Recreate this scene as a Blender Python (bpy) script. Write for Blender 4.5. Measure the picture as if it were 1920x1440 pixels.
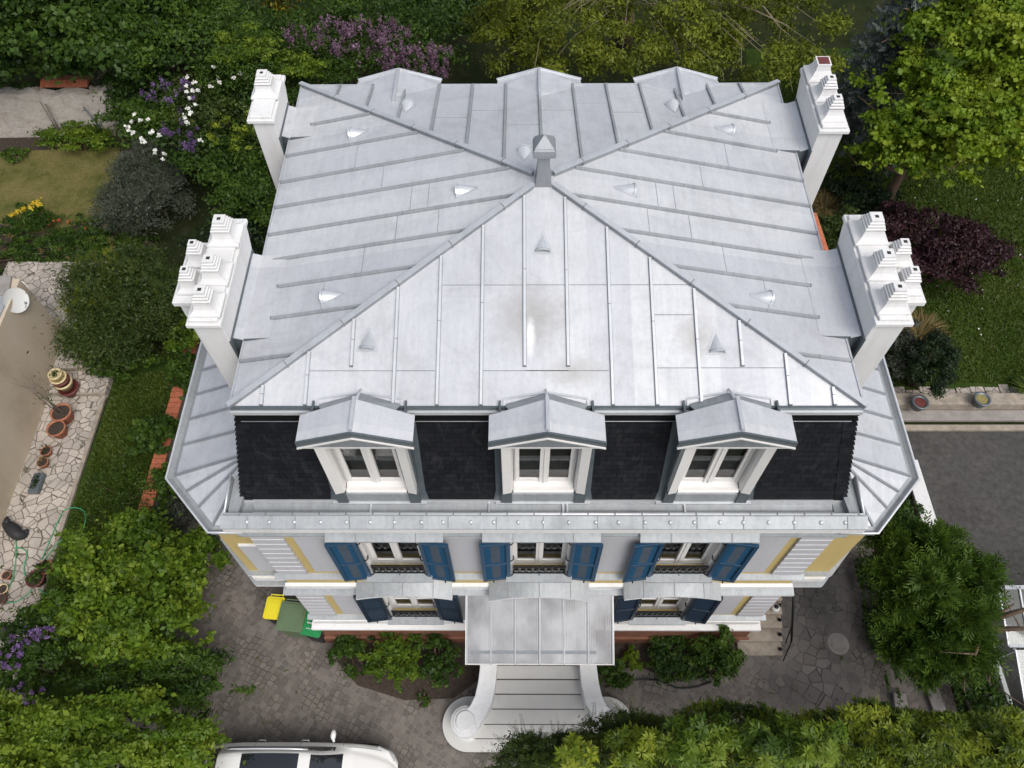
import bpy, math, random
import numpy as np
from mathutils import Vector, Matrix, noise as mnoise
random.seed(7); rng = np.random.default_rng(11)
R = math.radians; PI = math.pi
scene = bpy.context.scene
col = scene.collection
for o in list(bpy.data.objects): bpy.data.objects.remove(o)

# ------------------------------------------------------------------ camera
CAM = np.array([-0.3886, -5.2332, 20.4794])
RM = np.array([[0.999957, 0.0043116, -0.0082084],
               [0.00070233, 0.8475327, 0.5307427],
               [-0.0092452, 0.5307256, -0.8474933]])
FPX = 1480.66
cd = bpy.data.cameras.new('camera'); cam = bpy.data.objects.new('camera', cd); col.objects.link(cam)
cd.sensor_width = 36; cd.lens = 36 * FPX / 1920; cd.clip_end = 500; cd.clip_start = .1
m = Matrix(((RM[0][0], RM[1][0], -RM[2][0], CAM[0]), (RM[0][1], RM[1][1], -RM[2][1], CAM[1]),
            (RM[0][2], RM[1][2], -RM[2][2], CAM[2]), (0, 0, 0, 1)))
cam.matrix_world = m
scene.camera = cam

def at(px, py, z):
    """point of the photograph (1920x1440) at height z, as a place in the scene"""
    d = RM.T @ np.array([(px - 960) / FPX, -(py - 720) / FPX, 1.0])
    t = (z - CAM[2]) / d[2]
    return CAM + t * d

# ------------------------------------------------------------------ world and light
SUN_EL, SUN_AZ = 55, 146      # azimuth measured clockwise from +Y: light from the front right, behind the camera
w = bpy.data.worlds.new('World'); scene.world = w; w.use_nodes = True
nt = w.node_tree; nt.nodes.clear()
sky = nt.nodes.new('ShaderNodeTexSky'); sky.sky_type = 'NISHITA'; sky.sun_disc = False
sky.sun_elevation = R(SUN_EL); sky.sun_rotation = R(SUN_AZ); sky.dust_density = 4; sky.air_density = 1.0; sky.ozone_density = 1
hs = nt.nodes.new('ShaderNodeHueSaturation'); hs.inputs['Saturation'].default_value = .5
bg = nt.nodes.new('ShaderNodeBackground'); bg.inputs[1].default_value = .135
wo = nt.nodes.new('ShaderNodeOutputWorld')
nt.links.new(sky.outputs[0], hs.inputs['Color']); nt.links.new(hs.outputs[0], bg.inputs[0]); nt.links.new(bg.outputs[0], wo.inputs[0])
sd = bpy.data.lights.new('sun', 'SUN'); sd.energy = 1.55; sd.angle = R(36); sd.color = (1, .975, .945)
sun = bpy.data.objects.new('sun', sd); col.objects.link(sun)
az = R(SUN_AZ); el = R(SUN_EL)
dvec = Vector((math.sin(az) * math.cos(el), math.cos(az) * math.cos(el), math.sin(el)))
sun.rotation_euler = dvec.to_track_quat('Z', 'Y').to_euler(); sun.location = (0, -10, 40)
scene.view_settings.view_transform = 'Standard'; scene.view_settings.look = 'None'
scene.view_settings.exposure = 0.22; scene.view_settings.gamma = 1
scene.render.engine = 'CYCLES'
scene.cycles.max_bounces = 6; scene.cycles.transparent_max_bounces = 6; scene.cycles.diffuse_bounces = 3

# ------------------------------------------------------------------ materials
def newmat(name):
    mt = bpy.data.materials.new(name); mt.use_nodes = True
    t = mt.node_tree; t.nodes.clear()
    out = t.nodes.new('ShaderNodeOutputMaterial'); p = t.nodes.new('ShaderNodeBsdfPrincipled')
    t.links.new(p.outputs[0], out.inputs[0])
    return mt, t, p, out
def N(t, typ, **kw):
    n = t.nodes.new(typ)
    for k, v in kw.items():
        if k in n.inputs.keys() if isinstance(k, str) else False: n.inputs[k].default_value = v
        else: setattr(n, k, v)
    return n
def ramp(t, fac, stops):
    r = t.nodes.new('ShaderNodeValToRGB'); t.links.new(fac, r.inputs[0])
    e = r.color_ramp.elements
    while len(e) < len(stops): e.new(.5)
    for i, (p, c) in enumerate(stops):
        e[i].position = p; e[i].color = (*c, 1) if len(c) == 3 else c
    return r.outputs[0]
def tex(t, scale, detail=6, rough=.6, src='Object', vec=None, dist=0):
    n = t.nodes.new('ShaderNodeTexNoise'); n.inputs['Scale'].default_value = scale
    n.inputs['Detail'].default_value = detail; n.inputs['Roughness'].default_value = rough; n.inputs['Distortion'].default_value = dist
    if vec is None:
        tc = t.nodes.new('ShaderNodeTexCoord'); vec = tc.outputs[src]
    t.links.new(vec, n.inputs['Vector']); return n.outputs['Fac']
def geo(t, sc=(1, 1, 1)):
    g = t.nodes.new('ShaderNodeNewGeometry'); mp = t.nodes.new('ShaderNodeMapping')
    mp.inputs['Scale'].default_value = sc; t.links.new(g.outputs['Position'], mp.inputs['Vector']); return mp.outputs[0]
def bump(t, p, h, strength=.2, dist=.01):
    b = t.nodes.new('ShaderNodeBump'); b.inputs['Strength'].default_value = strength; b.inputs['Distance'].default_value = dist
    t.links.new(h, b.inputs['Height']); t.links.new(b.outputs[0], p.inputs['Normal'])
def mix(t, a, b, f, mode='MIX'):
    n = t.nodes.new('ShaderNodeMix'); n.data_type = 'RGBA'; n.blend_type = mode
    for s, v in ((n.inputs[0], f), (n.inputs[6], a), (n.inputs[7], b)):
        if hasattr(v, 'is_output') or hasattr(v, 'links'): t.links.new(v, s)
        else: s.default_value = v if not isinstance(v, tuple) else ((*v, 1) if len(v) == 3 else v)
    return n.outputs[2]
def simple(name, c, rough=.6, metal=0, var=.12, scale=6, bmp=.1, spec=.5, bscale=40):
    mt, t, p, o = newmat(name)
    d = tuple(max(0, x * (1 - var)) for x in c); l = tuple(min(1, x * (1 + var)) for x in c)
    f = tex(t, scale, 8, .65, vec=geo(t))
    t.links.new(ramp(t, f, [(.3, d), (.7, l)]), p.inputs['Base Color'])
    p.inputs['Roughness'].default_value = rough; p.inputs['Metallic'].default_value = metal
    p.inputs['Specular IOR Level'].default_value = spec
    if bmp: bump(t, p, tex(t, bscale, 5, .6, vec=geo(t)), bmp, .005)
    return mt
def zinc(name, base, metal=.35, rough=.5, stain=.5):
    mt, t, p, o = newmat(name)
    f1 = tex(t, .9, 10, .72, vec=geo(t, (1, 1, 1)), dist=.6)
    f2 = tex(t, 14, 8, .7, vec=geo(t, (1, 1, .4)))
    f3 = tex(t, 3.1, 6, .6, vec=geo(t, (3.5, .5, .5)), dist=.8)
    a = ramp(t, f1, [(.28, tuple(x * .80 for x in base)), (.5, base), (.78, tuple(min(1, x * 1.12) for x in base))])
    b = ramp(t, f2, [(.3, (.86, .86, .87)), (.55, (1, 1, 1)), (.8, (1.0, 1.0, 1.0))])
    c = ramp(t, f3, [(.35, (.87, .88, .90)), (.62, (1, 1, 1))])
    x = mix(t, a, b, stain, 'MULTIPLY'); x = mix(t, x, c, stain, 'MULTIPLY')
    t.links.new(x, p.inputs['Base Color'])
    p.inputs['Metallic'].default_value = metal
    t.links.new(ramp(t, f1, [(.2, (rough + .12,) * 3), (.8, (rough - .1,) * 3)]), p.inputs['Roughness'])
    bump(t, p, tex(t, 1.5, 5, .55, vec=geo(t)), .55, .02)
    return mt
M = {}
M['zinc'] = zinc('zinc', (.53, .55, .575))
M['zinc_old'] = zinc('zinc weathered', (.37, .39, .40), .25, .55, 1)
M['zinc_dark'] = zinc('zinc dark', (.13, .155, .17), .35, .42, .8)
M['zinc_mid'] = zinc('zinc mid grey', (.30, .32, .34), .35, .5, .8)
M['zinc_bright'] = zinc('zinc bright', (.72, .74, .76), .45, .35, .3)
M['white'] = simple('white render', (.70, .70, .70), .7, 0, .03, 3, .08)
M['white_paint'] = simple('white painted wood', (.70, .685, .665), .45, 0, .03, 5, .03)
M['grey_white'] = simple('pale wall panel', (.53, .53, .55), .75, 0, .02, 2, .05)
M['yellow'] = simple('yellow render', (.50, .385, .155), .8, 0, .06, 2, .1)
def streaked(name, c, tint, rough=.75, amt=.5):
    mt, t, p, o = newmat(name)
    f = tex(t, 3.2, 8, .7, vec=geo(t, (2.2, 2.2, .22)), dist=.4); g = tex(t, 1.1, 8, .7, vec=geo(t)); h = tex(t, 30, 5, .7, vec=geo(t))
    x = mix(t, c, tint, ramp(t, f, [(.50, (0, 0, 0)), (.78, (amt,) * 3)])); x = mix(t, x, ramp(t, g, [(.3, (.93, .925, .91)), (.6, (1, 1, 1))]), 1.0, 'MULTIPLY')
    t.links.new(x, p.inputs['Base Color']); p.inputs['Roughness'].default_value = rough; bump(t, p, h, .12, .004); return mt
M['white'] = streaked('white render', (.70, .70, .70), (.50, .485, .45), .7, .55)
M['grey_white'] = streaked('pale wall panel', (.47, .47, .50), (.38, .37, .36), .75, .5)
M['yellow'] = streaked('yellow render', (.50, .385, .155), (.36, .28, .14), .8, .5)
M['terra'] = simple('terracotta render', (.20, .085, .05), .8, 0, .25, 3, .2)
M['brick'] = simple('brick coping', (.42, .13, .065), .85, 0, .25, 9, .4)
M['riser'] = simple('shaded step riser', (.07, .066, .06), .85, 0, .15, 6, .05)  # risers coloured dark to stand in for shade below the tread edges
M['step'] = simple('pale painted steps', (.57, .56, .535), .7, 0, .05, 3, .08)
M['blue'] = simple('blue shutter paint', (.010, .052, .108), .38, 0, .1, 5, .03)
M['blue_shaded'] = simple('shaded blue shutter paint', (.008, .020, .038), .38, 0, .1, 5, .03)  # darker copy of the shutter blue: shade on the lower floor painted in
M['louvre'] = simple('faded louvre slats', (.045, .06, .08), .45, 0, .15, 5, .05)
M['black_iron'] = simple('black iron', (.015, .015, .017), .4, .6, .1, 8, .02)
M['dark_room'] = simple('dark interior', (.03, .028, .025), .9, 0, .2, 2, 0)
M['curtain'] = simple('beige blind', (.15, .14, .12), .85, 0, .1, 4, .05)
M['moss'] = simple('moss in the planter', (.22, .19, .07), .9, 0, .4, 20, .4)
M['rubber'] = simple('black rubber', (.02, .02, .022), .7, 0, .1, 8, .05)
M['plastic_yellow'] = simple('yellow plastic', (.72, .62, .02), .4, 0, .06, 4, .02)
M['plastic_green'] = simple('bright green plastic', (.02, .23, .07), .4, 0, .1, 4, .02)
M['plastic_olive'] = simple('faded green plastic', (.11, .165, .085), .5, 0, .1, 5, .03)
M['hose'] = simple('green hose', (.06, .30, .14), .5, 0, .1, 4, 0)
M['pot'] = simple('terracotta pot', (.36, .14, .075), .8, 0, .2, 9, .15)
M['pot_cream'] = simple('cream glazed pot', (.62, .52, .30), .4, 0, .1, 6, .05)
M['pot_maroon'] = simple('maroon pot', (.13, .035, .03), .45, 0, .1, 6, .05)
M['soil'] = simple('dark soil', (.045, .032, .024), .95, 0, .5, 14, .8, bscale=18)
M['bark'] = simple('brown bark', (.11, .075, .05), .9, 0, .35, 12, .6)
M['bark_pale'] = simple('pale bark', (.24, .20, .14), .9, 0, .3, 12, .4)
M['stone'] = simple('weathered stone', (.30, .26, .21), .85, 0, .3, 5, .4)
M['concrete'] = simple('grey concrete', (.27, .25, .23), .85, 0, .2, 4, .3)
M['wood_grey'] = simple('grey weathered wood', (.17, .15, .125), .85, 0, .3, 9, .3)
M['car_paint'] = simple('white car paint', (.74, .735, .71), .22, 0, .015, 2, 0, .6)
M['chrome'] = simple('bright metal', (.7, .7, .7), .2, 1, .02, 3, 0)
M['dish'] = simple('dish grey', (.62, .62, .60), .45, 0, .04, 6, .02)
M['dark_joint'] = simple('dark joint', (.20, .21, .22), .7, 0, .1, 6, 0)

def glassy(name, c, rough=.05, spec=.9):
    mt, t, p, o = newmat(name)
    p.inputs['Base Color'].default_value = (*c, 1); p.inputs['Roughness'].default_value = rough
    p.inputs['Specular IOR Level'].default_value = spec; p.inputs['Coat Weight'].default_value = .4; p.inputs['Coat Roughness'].default_value = .03
    return mt
M['car_glass'] = glassy('tinted car glass', (.012, .014, .017))
# window glass: real thin pane, partly see through
mt, t, p, o = newmat('window glass')
tr = t.nodes.new('ShaderNodeBsdfTransparent'); gl = t.nodes.new('ShaderNodeBsdfGlossy'); gl.inputs['Roughness'].default_value = .03
fr = t.nodes.new('ShaderNodeFresnel'); fr.inputs[0].default_value = 1.6
mx = t.nodes.new('ShaderNodeMixShader'); tr.inputs[0].default_value = (.82, .85, .84, 1)
t.links.new(fr.outputs[0], mx.inputs[0]); t.links.new(tr.outputs[0], mx.inputs[1]); t.links.new(gl.outputs[0], mx.inputs[2]); t.links.new(mx.outputs[0], o.inputs[0])
t.nodes.remove(p); M['glass'] = mt
# canopy: ribbed translucent sheets
mt, t, p, o = newmat('ribbed polycarbonate')
f = tex(t, 1.6, 4, .5, vec=geo(t, (1, .6, 1)))
t.links.new(ramp(t, f, [(.36, (.11, .115, .13)), (.5, (.20, .21, .23)), (.66, (.33, .34, .36))]), p.inputs['Base Color'])
p.inputs['Roughness'].default_value = .3; p.inputs['Alpha'].default_value = .68; p.inputs['Specular IOR Level'].default_value = .8
wv = t.nodes.new('ShaderNodeTexWave'); wv.inputs['Scale'].default_value = 9; wv.bands_direction = 'X'; t.links.new(geo(t), wv.inputs['Vector'])
bump(t, p, wv.outputs['Fac'], .25, .006); M['poly'] = mt
# slates
mt, t, p, o = newmat('black slate')
sx_ = t.nodes.new('ShaderNodeSeparateXYZ'); cx_ = t.nodes.new('ShaderNodeCombineXYZ'); g_ = t.nodes.new('ShaderNodeNewGeometry')
t.links.new(g_.outputs['Position'], sx_.inputs[0]); t.links.new(sx_.outputs[0], cx_.inputs[0]); t.links.new(sx_.outputs[2], cx_.inputs[1])
bk = t.nodes.new('ShaderNodeTexBrick'); bk.inputs['Scale'].default_value = 1; bk.inputs['Brick Width'].default_value = .2; bk.inputs['Row Height'].default_value = .11
bk.inputs['Mortar Size'].default_value = .006; bk.inputs['Color1'].default_value = (.008, .009, .012, 1); bk.inputs['Color2'].default_value = (.015, .016, .020, 1); bk.inputs['Mortar'].default_value = (.004, .004, .005, 1)
t.links.new(cx_.outputs[0], bk.inputs['Vector'])
sc = tex(t, 5, 9, .75, vec=geo(t, (1, 1, .35)), dist=1)
x = mix(t, bk.outputs['Color'], (.06, .062, .068), ramp(t, sc, [(.52, (0, 0, 0)), (.80, (.55, .55, .55))]))
t.links.new(x, p.inputs['Base Color']); p.inputs['Roughness'].default_value = .6; p.inputs['Specular IOR Level'].default_value = .18
bump(t, p, bk.outputs['Fac'], .25, .004); M['slate'] = mt
# main zinc roof sheet: with the pale blotch stains on the front slope
def roofmat():
    mt = zinc('zinc roof sheet', (.62, .63, .65), .25, .46, .6)
    t = mt.node_tree; p = [n for n in t.nodes if n.type == 'BSDF_PRINCIPLED'][0]
    src = p.inputs['Base Color'].links[0].from_socket
    g = t.nodes.new('ShaderNodeNewGeometry')
    def spot(c, s, lo, hi):
        mp = t.nodes.new('ShaderNodeMapping'); mp.vector_type = 'POINT'
        mp.inputs['Location'].default_value = (-c[0] / s[0], -c[1] / s[1], 0); mp.inputs['Scale'].default_value = (1 / s[0], 1 / s[1], 0)
        t.links.new(g.outputs['Position'], mp.inputs['Vector'])
        ln = t.nodes.new('ShaderNodeVectorMath'); ln.operation = 'LENGTH'; t.links.new(mp.outputs[0], ln.inputs[0])
        ad = t.nodes.new('ShaderNodeMath'); ad.operation = 'ADD'; t.links.new(ln.outputs['Value'], ad.inputs[0])
        nz = tex(t, 6, 6, .7, vec=geo(t)); ml = t.nodes.new('ShaderNodeMath'); ml.operation = 'MULTIPLY_ADD'; ml.inputs[1].default_value = 1.2; ml.inputs[2].default_value = -.6
        t.links.new(nz, ml.inputs[0]); t.links.new(ml.outputs[0], ad.inputs[1])
        return ramp(t, ad.outputs[0], [(lo, (1, 1, 1)), (hi, (0, 0, 0))])
    nm = t.nodes.new('ShaderNodeSeparateXYZ'); g2 = t.nodes.new('ShaderNodeNewGeometry'); t.links.new(g2.outputs['True Normal'], nm.inputs[0]); pp = t.nodes.new('ShaderNodeSeparateXYZ'); t.links.new(g2.outputs['Position'], pp.inputs[0])
    def mth(op, a, b=None):
        n = t.nodes.new('ShaderNodeMath'); n.operation = op
        for i_, v in enumerate((a, b)):
            if v is None: continue
            if hasattr(v, 'links'): t.links.new(v, n.inputs[i_])
            else: n.inputs[i_].default_value = v
        return n.outputs[0]
    isx = mth('GREATER_THAN', mth('ABSOLUTE', nm.outputs[0]), mth('ABSOLUTE', nm.outputs[1]))
    cx1 = mth('FLOOR', mth('DIVIDE', mth('ADD', pp.outputs[0], -.02), .652)); cy1 = mth('FLOOR', mth('DIVIDE', mth('ADD', pp.outputs[1], -.20), .62))
    sel = mth('ADD', mth('MULTIPLY', isx, mth('ADD', cy1, 37.3)), mth('MULTIPLY', mth('SUBTRACT', 1.0, isx), cx1))
    wn = t.nodes.new('ShaderNodeTexWhiteNoise'); wn.noise_dimensions = '1D'; t.links.new(sel, wn.inputs['W'])
    src = mix(t, src, ramp(t, wn.outputs['Value'], [(0, (.90, .905, .92)), (1, (1.04, 1.04, 1.03))]), 1.0, 'MULTIPLY')
    sp_ = tex(t, 42, 3, .8, vec=geo(t)); src = mix(t, src, ramp(t, sp_, [(.30, (.80, .81, .82)), (.40, (1, 1, 1))]), .7, 'MULTIPLY')
    x = mix(t, src, (.40, .40, .395), spot((-.22, 2.05), (.75, .75), .1, .95))
    x = mix(t, x, (.80, .80, .80), spot((-.22, 1.75), (.09, .42), .25, .95))
    x = mix(t, x, (.42, .42, .415), spot((2.3, 1.75), (.5, .6), .0, .8))
    x = mix(t, x, (.43, .43, .42), spot((.45, 1.2), (.7, .35), .0, .8))
    t.links.new(x, p.inputs['Base Color'])
    return mt
M['roof'] = roofmat()
# cobbles
def paving(name, scale, c1, c2, cm, rnd, edge=.05, flag=False):
    mt, t, p, o = newmat(name)
    v = t.nodes.new('ShaderNodeTexVoronoi'); v.feature = 'DISTANCE_TO_EDGE'; v.inputs['Scale'].default_value = scale; v.inputs['Randomness'].default_value = rnd
    v2 = t.nodes.new('ShaderNodeTexVoronoi'); v2.feature = 'F1'; v2.inputs['Scale'].default_value = scale; v2.inputs['Randomness'].default_value = rnd
    mp = t.nodes.new('ShaderNodeMapping'); mp.inputs['Rotation'].default_value = (0, 0, R(28)); g = t.nodes.new('ShaderNodeNewGeometry')
    wn = t.nodes.new('ShaderNodeTexNoise'); wn.inputs['Scale'].default_value = .5; t.links.new(g.outputs['Position'], wn.inputs['Vector'])
    av = t.nodes.new('ShaderNodeVectorMath'); av.operation = 'MULTIPLY_ADD'; av.inputs[1].default_value = (.5, .5, 0); t.links.new(wn.outputs['Color'], av.inputs[0]); t.links.new(g.outputs['Position'], av.inputs[2])
    fl = t.nodes.new('ShaderNodeVectorMath'); fl.operation = 'MULTIPLY'; fl.inputs[1].default_value = (1, 1, 0); t.links.new(av.outputs[0], fl.inputs[0])
    t.links.new(fl.outputs[0], mp.inputs[0]); t.links.new(mp.outputs[0], v.inputs['Vector']); t.links.new(mp.outputs[0], v2.inputs['Vector'])
    sp = t.nodes.new('ShaderNodeSeparateColor'); t.links.new(v2.outputs['Color'], sp.inputs[0])
    stone = ramp(t, sp.outputs[0], [(.1, c1), (.9, c2)])
    big = tex(t, .6, 8, .7, vec=geo(t))
    stone = mix(t, stone, ramp(t, big, [(.3, (.68, .68, .66)), (.65, (1.15, 1.12, 1.1))]), 1.0, 'MULTIPLY')
    fine = tex(t, 26, 6, .7, vec=geo(t))
    stone = mix(t, stone, ramp(t, fine, [(.3, (.8, .8, .8)), (.7, (1.15, 1.15, 1.15))]), 1.0, 'MULTIPLY')
    e = ramp(t, v.outputs['Distance'], [(edge * .4, (0, 0, 0)), (edge, (1, 1, 1))])
    jn = tex(t, 1.1, 5, .6, vec=geo(t))
    mo = mix(t, cm[0], cm[1], ramp(t, jn, [(.42, (0, 0, 0)), (.58, (1, 1, 1))]))
    t.links.new(mix(t, mo, stone, e), p.inputs['Base Color'])
    p.inputs['Roughness'].default_value = .8
    bump(t, p, e, .5, .02); return mt
M['cobble'] = paving('granite setts', 7.0, (.12, .106, .094), (.185, .162, .145), ((.05, .046, .038), (.20, .185, .165)), .36, .07)
M['flag'] = paving('crazy paving', 4.0, (.38, .345, .31), (.50, .45, .40), ((.11, .09, .07), (.14, .12, .09)), .95, .05)
M['oldpave'] = paving('worn stone paving', 3.6, (.115, .104, .098), (.165, .15, .14), ((.045, .042, .036), (.12, .11, .10)), .6, .04)
def ground(name, stops, scale=2.5, b=.6):
    mt, t, p, o = newmat(name)
    f = tex(t, scale, 10, .72, vec=geo(t)); f2 = tex(t, scale * 14, 6, .7, vec=geo(t))
    x = ramp(t, f, stops)
    x = mix(t, x, ramp(t, f2, [(.25, (.6, .6, .6)), (.75, (1.3, 1.3, 1.3))]), 1.0, 'MULTIPLY')
    t.links.new(x, p.inputs['Base Color']); p.inputs['Roughness'].default_value = .95; p.inputs['Specular IOR Level'].default_value = .1
    bump(t, p, f2, b, .03); return mt
M['lawn'] = ground('lawn', [(.25, (.018, .035, .007)), (.5, (.034, .062, .010)), (.7, (.06, .075, .018))], 1.3)
M['lawn_dry'] = ground('dry lawn', [(.3, (.05, .07, .016)), (.5, (.13, .12, .04)), (.7, (.19, .155, .07))], 1.1)
M['under'] = ground('dark undergrowth', [(.25, (.010, .013, .006)), (.5, (.022, .030, .010)), (.75, (.045, .042, .022))], 1.6)
M['asphalt'] = ground('asphalt', [(.3, (.055, .052, .050)), (.48, (.085, .081, .077)), (.6, (.072, .070, .066)), (.8, (.14, .13, .12))], .4, .3)
# old whitewashed wall
mt, t, p, o = newmat('old lime wash'); f = tex(t, 1.6, 12, .75, vec=geo(t, (1, 1, 1.6)), dist=.8); f2 = tex(t, 9, 8, .7, vec=geo(t))
x = ramp(t, f, [(.3, (.34, .29, .235)), (.45, (.52, .47, .42)), (.65, (.64, .60, .55))]); x = mix(t, x, ramp(t, f2, [(.3, (.72, .7, .68)), (.6, (1, 1, 1))]), .9, 'MULTIPLY')
t.links.new(x, p.inputs['Base Color']); p.inputs['Roughness'].default_value = .95; bump(t, p, f2, .7, .03); M['limewash'] = mt
mt, t, p, o = newmat('beige roughcast'); f = tex(t, .7, 8, .65, vec=geo(t, (1, 1, .5)), dist=.5); f2 = tex(t, 28, 6, .7, vec=geo(t))
x = ramp(t, f, [(.3, (.42, .345, .26)), (.5, (.52, .44, .335)), (.7, (.57, .49, .385))]); x = mix(t, x, ramp(t, f2, [(.3, (.85, .85, .85)), (.6, (1, 1, 1))]), 1, 'MULTIPLY')
t.links.new(x, p.inputs['Base Color']); p.inputs['Roughness'].default_value = .95; bump(t, p, f2, .4, .015); M['beige'] = mt

def leafmat(name, cols, trans=.3, rough=.5, petal=False):
    mt, t, p, o = newmat(name)
    a = t.nodes.new('ShaderNodeAttribute'); a.attribute_name = 'rnd'
    c = ramp(t, a.outputs['Fac'], [(i / (len(cols) - 1), cc) for i, cc in enumerate(cols)])
    t.links.new(c, p.inputs['Base Color']); p.inputs['Roughness'].default_value = rough; p.inputs['Specular IOR Level'].default_value = .25
    tl = t.nodes.new('ShaderNodeBsdfTranslucent')
    hv = t.nodes.new('ShaderNodeHueSaturation'); hv.inputs['Value'].default_value = 1.3; hv.inputs['Hue'].default_value = .49 if not petal else .5; t.links.new(c, hv.inputs['Color']); t.links.new(hv.outputs[0], tl.inputs[0])
    mx = t.nodes.new('ShaderNodeMixShader'); mx.inputs[0].default_value = trans
    t.links.new(p.outputs[0], mx.inputs[1]); t.links.new(tl.outputs[0], mx.inputs[2]); t.links.new(mx.outputs[0], o.inputs[0]); return mt
L = {}
L['maple'] = leafmat('dark maple leaves', [(.020, .046, .008), (.042, .086, .013), (.082, .140, .022)])
L['mid'] = leafmat('mid green leaves', [(.021, .047, .007), (.044, .090, .011), (.092, .155, .020)])
L['bright'] = leafmat('bright spring leaves', [(.036, .076, .006), (.084, .150, .010), (.180, .245, .024)])
L['lime'] = leafmat('lime leaves', [(.045, .080, .007), (.125, .180, .010), (.26, .30, .028)])
L['olive'] = leafmat('olive spring leaves', [(.058, .080, .008), (.125, .155, .012), (.22, .25, .026)])
L['dark'] = leafmat('dark evergreen leaves', [(.009, .020, .007), (.018, .038, .010), (.034, .062, .016)], .15)
L['grey'] = leafmat('grey green needles', [(.030, .038, .024), (.056, .068, .046), (.11, .125, .09)], .1)
L['yew'] = leafmat('yew needles', [(.018, .034, .007), (.042, .068, .012), (.095, .125, .022)], .15)
L['spruce'] = leafmat('blue grey needles', [(.050, .064, .058), (.095, .118, .110), (.18, .21, .20)], .1)
L['purple'] = leafmat('purple leaves', [(.014, .006, .008), (.032, .012, .016), (.060, .026, .032)], .15)
L['sunny'] = leafmat('fresh maple leaves', [(.058, .115, .007), (.135, .215, .011), (.25, .32, .028)])
L['gold'] = leafmat('golden leaves', [(.12, .11, .01), (.26, .21, .015), (.45, .34, .03)])
L['straw'] = leafmat('straw blades', [(.08, .06, .025), (.17, .13, .05), (.28, .21, .09)])
L['pink'] = leafmat('mauve blossom', [(.08, .04, .065), (.15, .08, .125), (.25, .15, .22)], .2, .6, True)
L['lilac'] = leafmat('violet blossom', [(.07, .04, .10), (.13, .075, .19), (.24, .16, .33)], .2, .6, True)
L['whitef'] = leafmat('white blossom', [(.62, .62, .56), (.75, .75, .70), (.85, .85, .80)], .15, .6, True)
L['yellowf'] = leafmat('yellow blossom', [(.42, .24, .01), (.55, .38, .02), (.6, .48, .05)], .15, .6, True)
L['grass'] = leafmat('grass blades', [(.034, .060, .007), (.062, .096, .011), (.11, .13, .022)], .15)
L['redf'] = leafmat('red blossom', [(.3, .04, .02), (.45, .08, .03), (.5, .2, .05)], .15, .6, True)

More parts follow.
